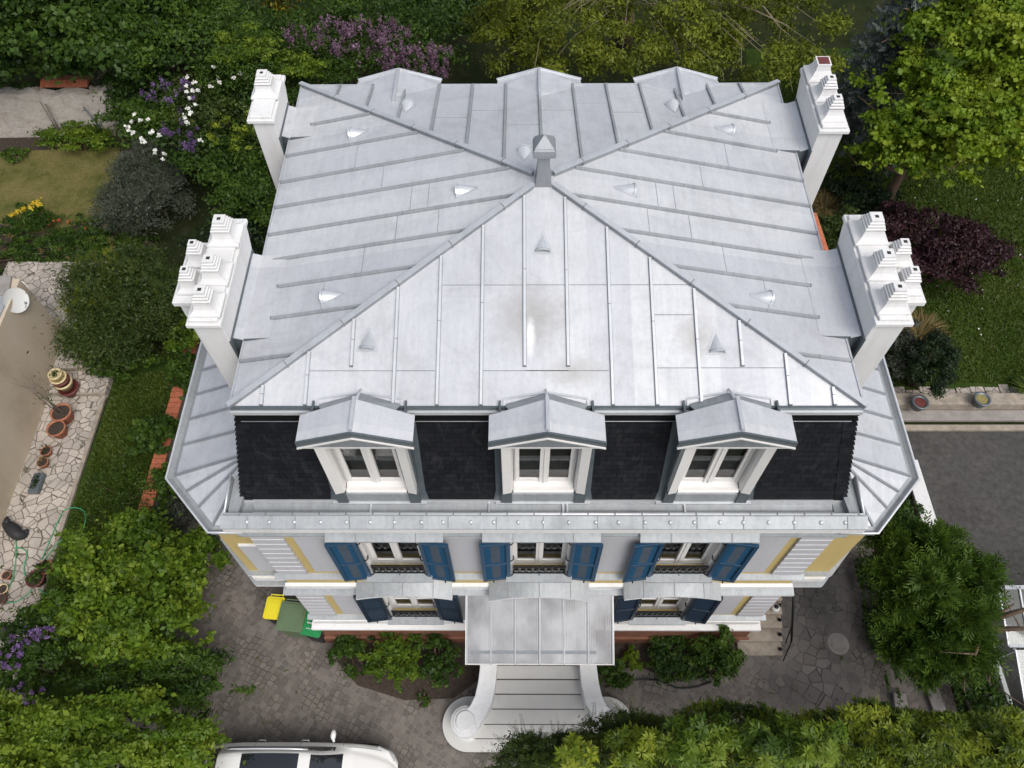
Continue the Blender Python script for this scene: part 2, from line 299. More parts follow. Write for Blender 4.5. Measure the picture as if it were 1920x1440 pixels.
# ------------------------------------------------------------------ building helpers
def tag(o, label=None, cat=None, group=None, kind=None):
    if label: o['label'] = label
    if cat: o['category'] = cat
    if group: o['group'] = group
    if kind: o['kind'] = kind
    return o
def thing(name, loc, label, cat, group=None):
    o = bpy.data.objects.new(name, None); col.objects.link(o); o.location = loc; o.empty_display_size = .2
    return tag(o, label, cat, group)
def wloc(o):
    v = Vector((0, 0, 0))
    while o is not None: v += Vector(o.location); o = o.parent
    return v
def link(name, me, parent):
    o = bpy.data.objects.new(name, me); col.objects.link(o)
    if parent is not None: o.parent = parent
    return o
class MB:
    def __init__(s): s.v = []; s.f = []; s.mi = []; s.mats = []; s.cur = 0; s.sm = []; s.smooth = False
    def mat(s, k):
        mt = M.get(k) or L.get(k)
        if mt not in s.mats: s.mats.append(mt)
        s.cur = s.mats.index(mt); return s
    def add(s, vs, fs):
        b = len(s.v); s.v += [tuple(map(float, p)) for p in vs]
        for f in fs: s.f.append([b + i for i in f]); s.mi.append(s.cur); s.sm.append(s.smooth)
        return s
    def box(s, a, b):
        x0, y0, z0 = [min(a[i], b[i]) for i in range(3)]; x1, y1, z1 = [max(a[i], b[i]) for i in range(3)]
        return s.add([(x0, y0, z0), (x1, y0, z0), (x1, y1, z0), (x0, y1, z0), (x0, y0, z1), (x1, y0, z1), (x1, y1, z1), (x0, y1, z1)],
                     [(0, 3, 2, 1), (4, 5, 6, 7), (0, 1, 5, 4), (1, 2, 6, 5), (2, 3, 7, 6), (3, 0, 4, 7)])
    def prism(s, poly, z0, z1, z1f=None):
        n = len(poly); A = sum(poly[i][0] * poly[(i + 1) % n][1] - poly[(i + 1) % n][0] * poly[i][1] for i in range(n))
        if A < 0: poly = poly[::-1]
        f1 = z1f or (lambda x, y: z1)
        vs = [(p[0], p[1], z0) for p in poly] + [(p[0], p[1], f1(p[0], p[1])) for p in poly]
        return s.add(vs, [tuple(range(n - 1, -1, -1)), tuple(range(n, 2 * n))] + [(i, (i + 1) % n, n + (i + 1) % n, n + i) for i in range(n)])
    def extx(s, prof, x0, x1):     # profile in (y,z), counter clockwise seen from +x
        n = len(prof); A = sum(prof[i][0] * prof[(i + 1) % n][1] - prof[(i + 1) % n][0] * prof[i][1] for i in range(n))
        if A < 0: prof = prof[::-1]
        vs = [(x0, p[0], p[1]) for p in prof] + [(x1, p[0], p[1]) for p in prof]
        return s.add(vs, [tuple(range(n - 1, -1, -1)), tuple(range(n, 2 * n))] + [(i, (i + 1) % n, n + (i + 1) % n, n + i) for i in range(n)])
    def bar(s, a, b, wd, h, up=(0, 0, 1)):   # bar from a to b, its base on the line a-b, width wd, height h along up
        a, b, up = Vector(a), Vector(b), Vector(up); d = (b - a).normalized(); side = d.cross(up).normalized() * wd / 2; u = side.cross(d).normalized() * h
        vs = [a - side, a + side, b + side, b - side, a - side + u, a + side + u, b + side + u, b - side + u]
        return s.add(vs, [(0, 3, 2, 1), (4, 5, 6, 7), (0, 1, 5, 4), (1, 2, 6, 5), (2, 3, 7, 6), (3, 0, 4, 7)])
    def slab(s, pts, th, nrm=(0, 0, 1)):     # thick sheet under polygon pts
        n = len(pts); d = Vector(nrm) * th; vs = [Vector(p) for p in pts] + [Vector(p) - d for p in pts]
        return s.add(vs, [tuple(range(n)), tuple(range(2 * n - 1, n - 1, -1))] + [(i, n + i, n + (i + 1) % n, (i + 1) % n) for i in range(n)])
    def tube(s, pts, r, n=6, cap=True):
        pts = [Vector(p) for p in pts]; rs = r if isinstance(r, (list, tuple)) else [r] * len(pts); vs = []; fs = []
        up = Vector((0, 0, 1))
        for i, p in enumerate(pts):
            d = (pts[min(i + 1, len(pts) - 1)] - pts[max(i - 1, 0)]).normalized()
            u = up if abs(d.dot(up)) < .95 else Vector((1, 0, 0)); a = d.cross(u).normalized(); b = a.cross(d).normalized()
            for k in range(n): t_ = 2 * PI * k / n; vs.append(p + (a * math.cos(t_) + b * math.sin(t_)) * rs[i])
        for i in range(len(pts) - 1):
            for k in range(n): fs.append((i * n + k, i * n + (k + 1) % n, (i + 1) * n + (k + 1) % n, (i + 1) * n + k))
        if cap: fs.append(tuple(range(n - 1, -1, -1))); fs.append(tuple((len(pts) - 1) * n + k for k in range(n)))
        sm = s.smooth; s.smooth = True; s.add(vs, fs); s.smooth = sm; return s
    def lathe(s, c, prof, n=24, sq=False):   # prof: (r,z)
        vs = []; fs = []
        for r, z in prof:
            for k in range(n):
                t_ = 2 * PI * (k + (.5 if sq else 0)) / n; vs.append((c[0] + r * math.cos(t_), c[1] + r * math.sin(t_), c[2] + z))
        for i in range(len(prof) - 1):
            for k in range(n): fs.append((i * n + k, i * n + (k + 1) % n, (i + 1) * n + (k + 1) % n, (i + 1) * n + k))
        fs.append(tuple((len(prof) - 1) * n + k for k in range(n))); fs.append(tuple(range(n - 1, -1, -1)))
        return s.add(vs, fs)
    def build(s, name, parent=None, bevel=0, fix=False):
        base = wloc(parent) if parent is not None else Vector((0, 0, 0))
        me = bpy.data.meshes.new(name)
        me.from_pydata([(v[0] - base.x, v[1] - base.y, v[2] - base.z) for v in s.v], [], s.f)
        for mt in s.mats: me.materials.append(mt)
        me.polygons.foreach_set('material_index', s.mi); me.polygons.foreach_set('use_smooth', s.sm); me.update()
        o = link(name, me, parent)
        if bevel:
            b = o.modifiers.new('b', 'BEVEL'); b.width = bevel; b.segments = 2; b.limit_method = 'ANGLE'; b.angle_limit = R(40); b.harden_normals = False
        return o

# leaves: many small folded blades spread on clumps ---------------------------------
def leaves(name, clumps, n, size, mat, parent, aspect=.5, shell=.45, jit=.9, droop=0., up=.35, wide=1, kind=None, sizevar=.35, flat=.0):
    """clumps: (x,y,z,rx,ry,rz,tone)"""
    C = np.array(clumps, float); wts = (C[:, 3] * C[:, 4] + C[:, 3] * C[:, 5]); wts /= wts.sum()
    idx = rng.choice(len(C), n, p=wts)
    d = rng.normal(size=(n, 3)); d /= np.linalg.norm(d, axis=1)[:, None]
    flip = (d[:, 2] < -.25) & (rng.random(n) < .75); d[flip, 2] *= -1
    rr = 1 - max(shell, .7) * rng.random(n) ** 1.1 + .20 * rng.normal(size=n) ** 2 * np.sign(rng.normal(size=n) + .6)
    P = C[idx, :3] + d * C[idx, 3:6] * rr[:, None]
    keep = P[:, 2] > .02; P = P[keep]; d = d[keep]; idx = idx[keep]; n = len(P)
    nr = d * .6 + rng.normal(size=(n, 3)) * jit * .6; nr[:, 2] += up; nr /= np.linalg.norm(nr, axis=1)[:, None]
    ax = rng.normal(size=(n, 3)) + d * .7; ax[:, 2] -= droop; ax -= (ax * nr).sum(1)[:, None] * nr; ax /= np.linalg.norm(ax, axis=1)[:, None]
    sd_ = np.cross(nr, ax); s = size * (1 + sizevar * rng.normal(size=n)).clip(.4, 2)
    Lh = (s * .5)[:, None]; Wd = (s * aspect * .5)[:, None]
    V = np.empty((n, 4, 3)); V[:, 0] = P - ax * Lh; V[:, 1] = P + sd_ * Wd - nr * Wd * .35; V[:, 2] = P + ax * Lh; V[:, 3] = P - sd_ * Wd - nr * Wd * .35
    tone = C[idx, 6]
    rnd = (tone + rng.normal(size=n) * .16 + .12 * d[:, 2] * 0).clip(0, 1)
    return leafmesh(name, V, rnd, mat, parent, kind)
def leafmesh(name, V, rnd, mat, parent, kind=None):
    n = len(V); base = np.array(wloc(parent)) if parent is not None else np.zeros(3)
    me = bpy.data.meshes.new(name); me.vertices.add(n * 4); me.vertices.foreach_set('co', (V - base).astype(np.float32).ravel())
    me.loops.add(n * 4); me.loops.foreach_set('vertex_index', np.arange(n * 4, dtype=np.int32))
    me.polygons.add(n); me.polygons.foreach_set('loop_start', np.arange(0, n * 4, 4, dtype=np.int32)); me.polygons.foreach_set('loop_total', np.full(n, 4, np.int32))
    me.update(calc_edges=True)
    a = me.attributes.new('rnd', 'FLOAT', 'POINT'); a.data.foreach_set('value', np.repeat(rnd, 4).astype(np.float32))
    me.materials.append(L[mat] if mat in L else M[mat])
    o = link(name, me, parent)
    if kind: o['kind'] = kind
    return o
def ell(c, r, k, sub=.34, tone=.5, tvar=.16, vol=.75, lo=-.35):
    """k smaller clumps spread through an ellipsoid c, r: an uneven crown"""
    out = []
    k = int(k * 2.1); sub *= .72; ph = rng.random(3) * 6
    for _ in range(k):
        d = rng.normal(size=3); d /= np.linalg.norm(d)
        if d[2] < lo: d[2] = -d[2] * .5
        q = vol + (1 - vol) * rng.random() if rng.random() < .8 else rng.random() * vol
        q *= 1 + .22 * math.sin(3.1 * d[0] * 2 + ph[0]) * math.cos(2.7 * d[1] * 2 + ph[1]) + .06 * rng.normal()
        s = sub * (0.55 + .75 * rng.random())
        out.append((c[0] + d[0] * r[0] * q, c[1] + d[1] * r[1] * q, c[2] + d[2] * r[2] * q,
                    r[0] * s * (.7 + .8 * rng.random()), r[1] * s * (.7 + .8 * rng.random()), max(.07, r[2] * s * .85), tone + rng.normal() * tvar * 1.3))
    return out
def rosettes(name, clumps, n, size, mat, parent, k=8, droop=.25, aspect=.28, shell=.7):
    C = np.array(clumps, float); wts = C[:, 3] * C[:, 4]; wts /= wts.sum(); idx = rng.choice(len(C), n, p=wts)
    d = rng.normal(size=(n, 3)); d /= np.linalg.norm(d, axis=1)[:, None]; d[:, 2] = np.abs(d[:, 2])
    P = C[idx, :3] + d * C[idx, 3:6] * (1 - shell * rng.random(n) ** 1.4)[:, None]
    up = d * .7 + np.array([0, 0, .8]) + rng.normal(size=(n, 3)) * .25; up /= np.linalg.norm(up, axis=1)[:, None]
    a = np.cross(up, rng.normal(size=(n, 3))); a /= np.linalg.norm(a, axis=1)[:, None]; b = np.cross(up, a)
    s_ = size * (.6 + .7 * rng.random(n)); tone = C[idx, 6] + rng.normal(size=n) * .15; Vs = []; T = []
    for j in range(k):
        th = 2 * PI * j / k + rng.normal(size=n) * .15; dr = (a * np.cos(th)[:, None] + b * np.sin(th)[:, None]); ln = (s_ * (.75 + .4 * rng.random(n)))[:, None]
        tip = P + dr * ln + up * ln * (rng.normal(size=n) * .2 - droop + .25)[:, None]; mid = (P + tip) / 2 + up * ln * .12; sdv = np.cross(up, dr) * ln * aspect * .5
        Vs.append(np.stack([P + dr * ln * .1, mid + sdv, tip, mid - sdv], 1)); T.append(tone + rng.normal(size=n) * .08)
    return leafmesh(name, np.concatenate(Vs), np.concatenate(T).clip(0, 1), mat, parent)
def sprigs(name, clumps, n, ln, mat, parent, k=11, nl=.055, asp=.3):
    C = np.array(clumps, float); wts = C[:, 3] * C[:, 4]; wts /= wts.sum(); idx = rng.choice(len(C), n, p=wts)
    d = rng.normal(size=(n, 3)); d[:, 2] = np.abs(d[:, 2]) + .5; d /= np.linalg.norm(d, axis=1)[:, None]
    P = C[idx, :3] + d * C[idx, 3:6] * (.55 + .5 * rng.random(n))[:, None]; dr = d * .7 + rng.normal(size=(n, 3)) * .4; dr /= np.linalg.norm(dr, axis=1)[:, None]
    side = np.cross(dr, rng.normal(size=(n, 3))); side /= np.linalg.norm(side, axis=1)[:, None]; L0 = (ln * (.5 + .8 * rng.random(n)))[:, None]; tone = C[idx, 6] + rng.normal(size=n) * .15; nrm = np.cross(dr, side)
    Vs = []; T = []
    for j in range(k):
        f = (j + .3) / k; q = P + dr * L0 * f
        for sg in (-1, 1):
            tp = q + (side * sg + dr * .9) * nl * (1.15 - .6 * f) + nrm * .01 * rng.normal(size=n)[:, None]; md = (q + tp) / 2; wv_ = dr * nl * asp * .5
            Vs.append(np.stack([q, md + wv_, tp, md - wv_], 1)); T.append(tone + .25 * f)
    return leafmesh(name, np.concatenate(Vs), np.concatenate(T).clip(0, 1), mat, parent)
def pe(px, py, z, rpx, rpy, rz, k, sub=.34, tone=.5, tvar=.16, vol=.75):
    """crown centre above ground point seen at pixel, radii in picture pixels turned into metres"""
    c = at(px, py, z); dist = np.linalg.norm(c - CAM)
    return ell(c, (rpx * dist / FPX, rpy * dist / FPX * 1.05, rz), k, sub, tone, tvar, vol)
def trunk(parent, base, top, r, limbs=6, spread=1.5, mat='bark', name='trunk', seed=1, twigs=0):
    rd = random.Random(seed); mb = MB().mat(mat); base, top = Vector(base), Vector(top)
    pts = [base.lerp(top, t_) + Vector((rd.uniform(-.1, .1), rd.uniform(-.1, .1), 0)) * (r * 4 if 0 < t_ < 1 else 0) for t_ in (0, .25, .5, .75, 1)]
    mb.tube(pts, [r * 1.25, r, r * .8, r * .6, r * .3], 8)
    for i in range(limbs):
        t_ = .3 + .65 * i / max(1, limbs); p = base.lerp(top, t_); a = rd.uniform(0, 2 * PI)
        e = p + Vector((math.cos(a), math.sin(a), rd.uniform(.2, .9))) * spread * rd.uniform(.6, 1.1)
        mid = p.lerp(e, .5) + Vector((0, 0, .12 * spread))
        mb.tube([p, mid, e], [r * .5, r * .3, r * .1], 6)
        for j in range(twigs):
            q = mid.lerp(e, rd.random()); mb.tube([q, q + Vector((rd.uniform(-1, 1), rd.uniform(-1, 1), rd.uniform(-.3, .6))) * spread * .5], [r * .14, r * .05], 4)
    return mb.build(name, parent)

# ================================================================== SETTING
def sheet(name, pts, z, mat, th=0):
    mb = MB().mat(mat); n = len(pts)
    A = sum(pts[i][0] * pts[(i + 1) % n][1] - pts[(i + 1) % n][0] * pts[i][1] for i in range(n))
    if A < 0: pts = pts[::-1]
    if th: mb.prism(pts, z - th, z)
    else: mb.add([(p[0], p[1], z) for p in pts], [tuple(range(n))])
    return tag(mb.build(name), kind='structure')
def aty(px, py, y):
    d = RM.T @ np.array([(px - 960) / FPX, -(py - 720) / FPX, 1.0]); return CAM + (y - CAM[1]) / d[1] * d
def pz(lst, z=0): return [tuple(at(a, b, z)[:2]) for a, b in lst]
sheet('ground', [(-150, -120), (150, -120), (150, 180), (-150, 180)], 0, 'under')
sheet('courtyard_paving', [(-10.2, -9), (10.2, -9), (10.2, 4.5), (8.9, 6.5), (6.6, 6.5), (-6.9, 6.5), (-10.2, 4)], .004, 'cobble')
sheet('side_paving', pz([(1392, 1100), (1620, 1060), (1640, 1250), (1600, 1330), (1500, 1345), (1390, 1235)]), .008, 'oldpave')
sheet('left_lawn', pz([(205, 748), (215, 700), (345, 640), (255, 1000), (190, 1250), (40, 1440), (0, 1440), (0, 1335)]), .006, 'lawn')
sheet('rear_wall_bed', pz([(-260, 240), (270, 240), (262, 300), (-260, 300)]), .004, 'soil')
sheet('rear_left_lawn', pz([(-120, 290), (225, 275), (215, 430), (100, 480), (-120, 500)]), .006, 'lawn_dry')
sheet('right_lawn', [(7.2, 7.4), (26, 7.2), (26, 24), (9, 24)], .006, 'lawn')
sheet('driveway', [(10.95, -9), (30, -9), (30, 6.02), (10.95, 6.02)], .012, 'asphalt')

# crazy paved terrace with two steps
tr_e = [at(210, 715, .02), at(60, 1160, .02)]
sheet('terrace', [(-15.2, -4), (-13.05, -4), (-12.95, 7.15), (-15.2, 7.15)], .09, 'flag', .09)
sheet('terrace_landing', [(-15.2, 7.15), (-12.9, 7.15), (-12.9, 7.95), (-15.2, 7.95)], .23, 'flag', .23)
sheet('upper_terrace', [(-17.5, 7.95), (-12.9, 7.95), (-13.0, 9.3), (-14.2, 12.2), (-17.5, 12.2)], .38, 'flag', .38)
mb = MB().mat('stone'); mb.box((-14.6, 7.11, 0), (-12.9, 7.149, .235)); mb.box((-14.6, 7.91, .1), (-12.9, 7.949, .385)); mb.box((-13.04, -4, 0), (-12.93, 7.12, .097))
tag(mb.build('terrace_edging', bevel=.01), kind='structure')
# bed soil
def blobpoly(c, rx, ry, n=28, w=.12, sd0=0):
    return [(c[0] + rx * math.cos(2 * PI * k / n) * (1 + w * math.sin(3 * k * 2 * PI / n + sd0)), c[1] + ry * math.sin(2 * PI * k / n) * (1 + w * math.cos(2 * k * 2 * PI / n + sd0))) for k in range(n)]
sheet('left_front_bed', [(-5.1, -.1), (-1.3, -.1), (-1.3, -1.0), (-2.0, -1.5), (-3.2, -1.55), (-4.4, -1.2), (-5.0, -.6)], .016, 'soil')
sheet('right_front_bed', [(1.4, -.1), (4.95, -.1), (5.0, -.5), (4.5, -.95), (3.6, -1.1), (2.6, -.75), (1.4, -.85)], .016, 'soil')
sheet('rear_left_bed', pz([(-60, 400), (60, 440), (235, 405), (300, 470), (250, 512), (40, 512), (-60, 510)]), .02, 'soil')

# ================================================================== THE VILLA
V = thing('villa', (0, 0, 0), 'white and yellow villa with a grey zinc hip roof, black slate mansard and blue shutters', 'house')
W = 5.25
def wall_front(y0, y1, x0, x1, z0, z1, ops, mb):
    xs = sorted({x0, x1, *[o_[0] for o_ in ops], *[o_[1] for o_ in ops]})
    for a, b in zip(xs[:-1], xs[1:]):
        hs_ = sorted([(o_[2], o_[3]) for o_ in ops if o_[0] <= a + 1e-6 and o_[1] >= b - 1e-6]); z = z0
        for (p, q) in hs_:
            mb.box((a, y0, z), (b, y1, p)); z = q
        mb.box((a, y0, z), (b, y1, z1))
WC = [-2.77, 0.0, 2.77]
ups = [(c - .53, c + .53, 5.2, 7.22) for c in WC]
lows = [(c - .53, c + .53, 2.12, 4.1) for c in (WC[0] - .02, WC[2] + .02)] + [(-.75, .75, 1.2, 4.0)]
mb = MB().mat('yellow'); wall_front(0, .36, -W + .002, W - .002, 1.2, 7.85, ups + lows, mb)
mb.mat('white'); mb.box((-W + .02, .36, 1.2), (-W + .35, 8.6, 7.8)); mb.box((W - .35, .36, 1.2), (W - .02, 8.6, 7.8)); mb.box((-W + .35, 8.3, 1.2), (W - .35, 8.6, 7.8))
mb.build('wall', V)
mb = MB().mat('terra'); mb.box((-W - .02, -.10, -.3), (W + .02, 8.62, 1.2)); mb.box((-W - .08, -.17, -.3), (W + .08, -.1, .42))
mb.build('plinth', V, .01)
# floors so that rooms are dark
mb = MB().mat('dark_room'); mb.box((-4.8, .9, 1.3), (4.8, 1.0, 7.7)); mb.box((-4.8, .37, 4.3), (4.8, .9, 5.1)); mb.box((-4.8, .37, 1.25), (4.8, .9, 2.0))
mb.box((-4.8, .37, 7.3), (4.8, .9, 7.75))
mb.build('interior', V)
# quoins
def quoin(mb, x0, x1, z0, z1, n, y=-.05):
    h = (z1 - z0) / n
    for i in range(n):
        a = z0 + i * h; b = a + h
        mb.mat('grey_white'); mb.extx([(-.001, a + .001), (y, a + .001), (y, b - .035), (-.001, b - .035)], x0, x1)
        mb.mat('white'); mb.extx([(-.001, b - .034), (y, b - .034), (y + .014, b - .001), (-.001, b - .001)], x0, x1)  # white top bevel over a grey face: light on the edge painted in
for s in (-1, 1):
    xa, xb = (-W, -4.66) if s < 0 else (4.66, W)
    for (za, zb_) in ((4.98, 7.16), (2.02, 3.90)):
        mb = MB(); quoin(mb, xa, xb, za, zb_, 9 if za > 4 else 8); mb.build('corner_quoins', V)
# white raised panels
def panel(x0, x1, z0, z1, y=0, t_=.035):
    mb = MB().mat('grey_white'); mb.extx([(y - .001, z0), (y - t_, z0), (y - t_, z1 - .03), (y - .001, z1 - .03)], x0, x1)
    mb.mat('white'); mb.extx([(y - .001, z1 - .029), (y - t_, z1 - .029), (y - .006, z1), (y - .001, z1)], x0, x1); mb.build('wall_panel', V)  # bevel whiter than the face, a lit top edge put into the colour
for s in (-1, 1):
    def sx(a, b): return (min(s * a, s * b), max(s * a, s * b))
    panel(*sx(4.48, 3.46), 5.10, 7.1); panel(*sx(2.08, .69), 5.10, 7.06)
    panel(*sx(4.48, 3.46), 2.14, 3.86); panel(*sx(2.08, 1.0), 2.14, 3.86)
# string courses
def course(x0, x1, yo, z, proj, hgt, topmat='zinc_old', frontmat='white'):
    mb = MB().mat(frontmat); mb.box((x0, yo - proj, z - hgt), (x1, yo + .002, z)); mb.mat(topmat); mb.extx([(yo + .001, z + .001), (yo - proj - .008, z + .001), (yo - proj - .008, z + .012), (yo + .001, z + .05)], x0, x1); mb.build('string_course', V)
course(-W - .1, W + .1, 0, 4.86, .11, .05); course(-W - .05, W + .05, 0, 4.24, .06, .17, 'white'); course(-W - .14, W + .14, 0, 3.99, .16, .06)
course(-W - .1, W + .1, 0, 1.93, .11, .05); course(-W - .05, W + .05, 0, 1.62, .07, .2, 'white'); course(-W - .14, W + .14, 0, 1.28, .17, .10, 'white')
# upper ledge under the cornice and hoods
mb = MB()
mb.mat('zinc_old'); mb.extx([(.0, 7.42), (-.115, 7.24), (-.115, 7.20), (.0, 7.20)], -W - .12, W + .12)
mb.mat('white'); mb.box((-W - .08, -.09, 7.12), (W + .08, .0, 7.199))
mb.build('upper_ledge', V)
for c in WC:
    mb = MB().mat('zinc_old'); mb.extx([(-.02, 7.425), (-.235, 7.27), (-.235, 7.235), (-.02, 7.235)], c - 1.04, c + 1.04)
    mb.mat('white'); mb.extx([(-.001, 7.234), (-.21, 7.234), (-.21, 7.20), (-.15, 7.12), (-.001, 7.12)], c - 1.0, c + 1.0)
    mb.mat('dark_joint'); mb.bar((c - .5, -.02, 7.428), (c - .5, -.235, 7.273), .012, .006); mb.bar((c + .56, -.02, 7.428), (c + .56, -.235, 7.273), .012, .006)
    mb.build('window_hood', V)
# cornice
mb = MB().mat('white')
mb.extx([(.0, 7.5), (-.05, 7.5), (-.16, 7.66), (-.22, 7.8), (-.30, 7.87), (-.30, 8.05), (.0, 8.05)], -W - .12, W + .12)
mb.build('cornice', V)
mb = MB().mat('zinc_old')
mb.extx([(-.31, 8.052), (-.31, 8.075), (-.13, 8.19), (-.1, 8.19), (-.1, 8.052)], -W - .13, W + .13)
mb.mat('dark_joint')
for k in range(13): x = -W + .35 + k * .83 + random.uniform(-.08, .08); mb.bar((x, -.308, 8.078), (x, -.135, 8.19), .012, .006)
mb.build('cornice_flashing', V)
mb = MB().mat('zinc_bright'); mb.smooth = True
for k in range(25):
    x = -W + .3 + k * .415 + random.uniform(-.03, .03); mb.lathe((x, -.215, 8.118), [(.036, 0), (.032, .03), (.018, .05), (.003, .056)], 10)
mb.build('flashing_stud', V)
# box gutter: pan + rolled lip, with returned ends
mb = MB().mat('zinc_old')
pan = [(.20, 8.10), (.14, 8.045), (.05, 8.02), (-.05, 8.04), (-.10, 8.12), (-.12, 8.27)]
for i in range(len(pan) - 1):
    (a, b), (c_, d_) = pan[i], pan[i + 1]; mb.smooth = True
    mb.add([(-W - .02, a, b), (W + .02, a, b), (W + .02, c_, d_), (-W - .02, c_, d_)], [(0, 1, 2, 3)])
mb.smooth = False; mb.add([(-W - .02, p[0], p[1]) for p in pan], [tuple(range(6))]); mb.add([(W + .02, p[0], p[1]) for p in pan], [tuple(range(6))])
for s in (-1, 1):   # the short returns along the sides
    xo = s * (W + .02)
    mb.slab([(xo, -.12, 8.27), (xo + s * .03, -.12, 8.27), (xo + s * .03, .55, 8.34), (xo, .55, 8.34)], .3)
    mb.box((s * 4.9, -.09, 7.9), (s * 5.265, .75, 8.055)); mb.prism([(s * 5.09, -.085), (s * 5.262, -.085), (s * 5.262, .6), (s * 5.0, .6)], 8.056, 8.2)
mb.mat('zinc_bright'); mb.tube([(-W - .05, -.125, 8.275), (W + .05, -.125, 8.275)], .019, 8)
for s in (-1, 1): mb.tube([(s * (W + .04), -.125, 8.275), (s * (W + .04), .55, 8.34)], .016, 8)
mb.mat('dark_joint')
for k in range(24): x = -W + .2 + k * .445; mb.box((x, -.145, 8.262), (x + .02, -.10, 8.296))
for x in (-2.9, -.9, .35, .42, 2.4): mb.mat('zinc_bright'); mb.bar((x, .17, 8.075), (x, -.1, 8.07), .03, .004)
mb.build('gutter', V)
# mansard ----------------------------------------------------------------
BX, BY0, BY1, BZ = 5.12, .20, 8.50, 8.08
TX, TY0, TY1, TZ = 4.64, .68, 8.04, 10.30
mb = MB().mat('slate')
b_ = [(-BX, BY0, BZ), (BX, BY0, BZ), (BX, BY1, BZ), (-BX, BY1, BZ)]; t_ = [(-TX, TY0, TZ), (TX, TY0, TZ), (TX, TY1, TZ), (-TX, TY1, TZ)]
mb.add(b_ + t_, [(1, 2, 6, 5), (2, 3, 7, 6), (3, 0, 4, 7)])
def onp(x, z): f = (z - BZ) / (TZ - BZ); return (x, BY0 + (TY0 - BY0) * f, z)
DC = (-2.75, .01, 2.72); edges_ = [None] + [c for c in DC] + [None]
for i in range(4):
    l, r_ = edges_[i], edges_[i + 1]
    lb, lt = ((-BX, -TX) if l is None else (l + .60, l + .60)); rb_, rt = ((BX, TX) if r_ is None else (r_ - .60, r_ - .60))
    mb.add([onp(lb, BZ), onp(rb_, BZ), onp(rt, TZ), onp(lt, TZ)], [(0, 1, 2, 3)])
# jagged slate ends along the front hips
for s in (-1, 1):
    for k in range(20):
        f0 = k / 20; f1 = (k + .8) / 20
        P = lambda f: Vector((s * (BX + (TX - BX) * f), BY0 + (TY0 - BY0) * f, BZ + (TZ - BZ) * f))
        a, b = P(f0), P(f1); mb.slab([a + Vector((s * .025, -.012, 0)), a + Vector((-s * .2, -.012, 0)), b + Vector((-s * .2, -.012, 0)), b + Vector((s * .01, -.012, 0))], .01, (0, -1, .2))
mb.build('mansard_slates', V)
fn = Vector((0, -(TZ - BZ), TY0 - BY0)).normalized()
def onf(x, z, off=.0):      # a point on the front mansard slope
    f = (z - BZ) / (TZ - BZ); return Vector((x, BY0 + (TY0 - BY0) * f, z)) + fn * off
mb = MB().mat('zinc_bright'); mb.bar(onf(-BX, BZ + .01, .0), onf(BX, BZ + .01, .0), .03, .03, fn)
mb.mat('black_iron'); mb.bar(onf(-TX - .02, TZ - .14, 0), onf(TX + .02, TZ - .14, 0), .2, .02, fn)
mb.mat('zinc_old'); mb.tube([onf(-TX + .05, TZ - .2, .04), onf(TX - .05, TZ - .2, .04)], .008, 5)
mb.build('mansard_flashing', V)
# hip roof -----------------------------------------------------------------
EX, EY0, EY1, EZ = 4.68, .69, 8.03, 10.40
PK = Vector((-.0, 4.33, 11.42))
SF = (PK.z - EZ) / (PK.y - EY0); SBK = (PK.z - EZ) / (EY1 - PK.y); SS = (PK.z - EZ) / EX
E4 = [Vector((-EX, EY0, EZ)), Vector((EX, EY0, EZ)), Vector((EX, EY1, EZ)), Vector((-EX, EY1, EZ))]
mb = MB().mat('roof')
top = [tuple(p) for p in E4] + [tuple(PK)]; lowp = [(p.x, p.y, p.z - .10) for p in E4]
mb.add(top + lowp, [(0, 1, 4), (1, 2, 4), (2, 3, 4), (3, 0, 4), (5, 6, 1, 0), (6, 7, 2, 1), (7, 8, 3, 2), (8, 5, 0, 3), (8, 7, 6, 5)])
hip = mb.build('hip_roof', V)
def rz(x, y): return EZ + min(SF * (y - EY0), SBK * (EY1 - y), SS * (EX - abs(x)))
mb = MB().mat('zinc_dark')
mb.box((-EX - .01, EY0 - .035, EZ - .10), (EX + .01, EY0 - .002, EZ + .018))
mb.mat('zinc_bright'); mb.box((-EX - .01, EY0 - .075, EZ - .135), (EX + .01, EY0 - .037, EZ - .06))
mb.mat('zinc'); mb.box((-EX - .02, EY1 + .002, EZ - .12), (EX + .02, EY1 + .03, EZ + .02))
for s in (-1, 1): mb.box((s * (EX + .002), EY0 - .0, EZ - .12), (s * (EX + .03), EY1, EZ + .015))
mb.build('eave_trim', hip)
mb = MB()
hips = [(E4[0], 1), (E4[1], 1), (E4[2], 0), (E4[3], 0)]
for e, fr_ in hips:
    d = (PK - e); a = e - d.normalized() * .03 + Vector((0, 0, -.01)); b = e + d * .965
    mb.mat('zinc_mid'); mb.bar(a, b, .065, .082); mb.mat('zinc'); mb.bar(a + Vector((0, 0, .078)), b + Vector((0, 0, .078)), .085, .020)
    mb.mat('dark_joint')
    n_ = 5
    for k in range(1, n_ + 1):
        q = a.lerp(b, k / (n_ + .6)); mb.bar(q + Vector((0, 0, .0)), q + d.normalized() * .016, .090, .101)
mb.build('hip_cap', hip)
rw, rh = .038, .042
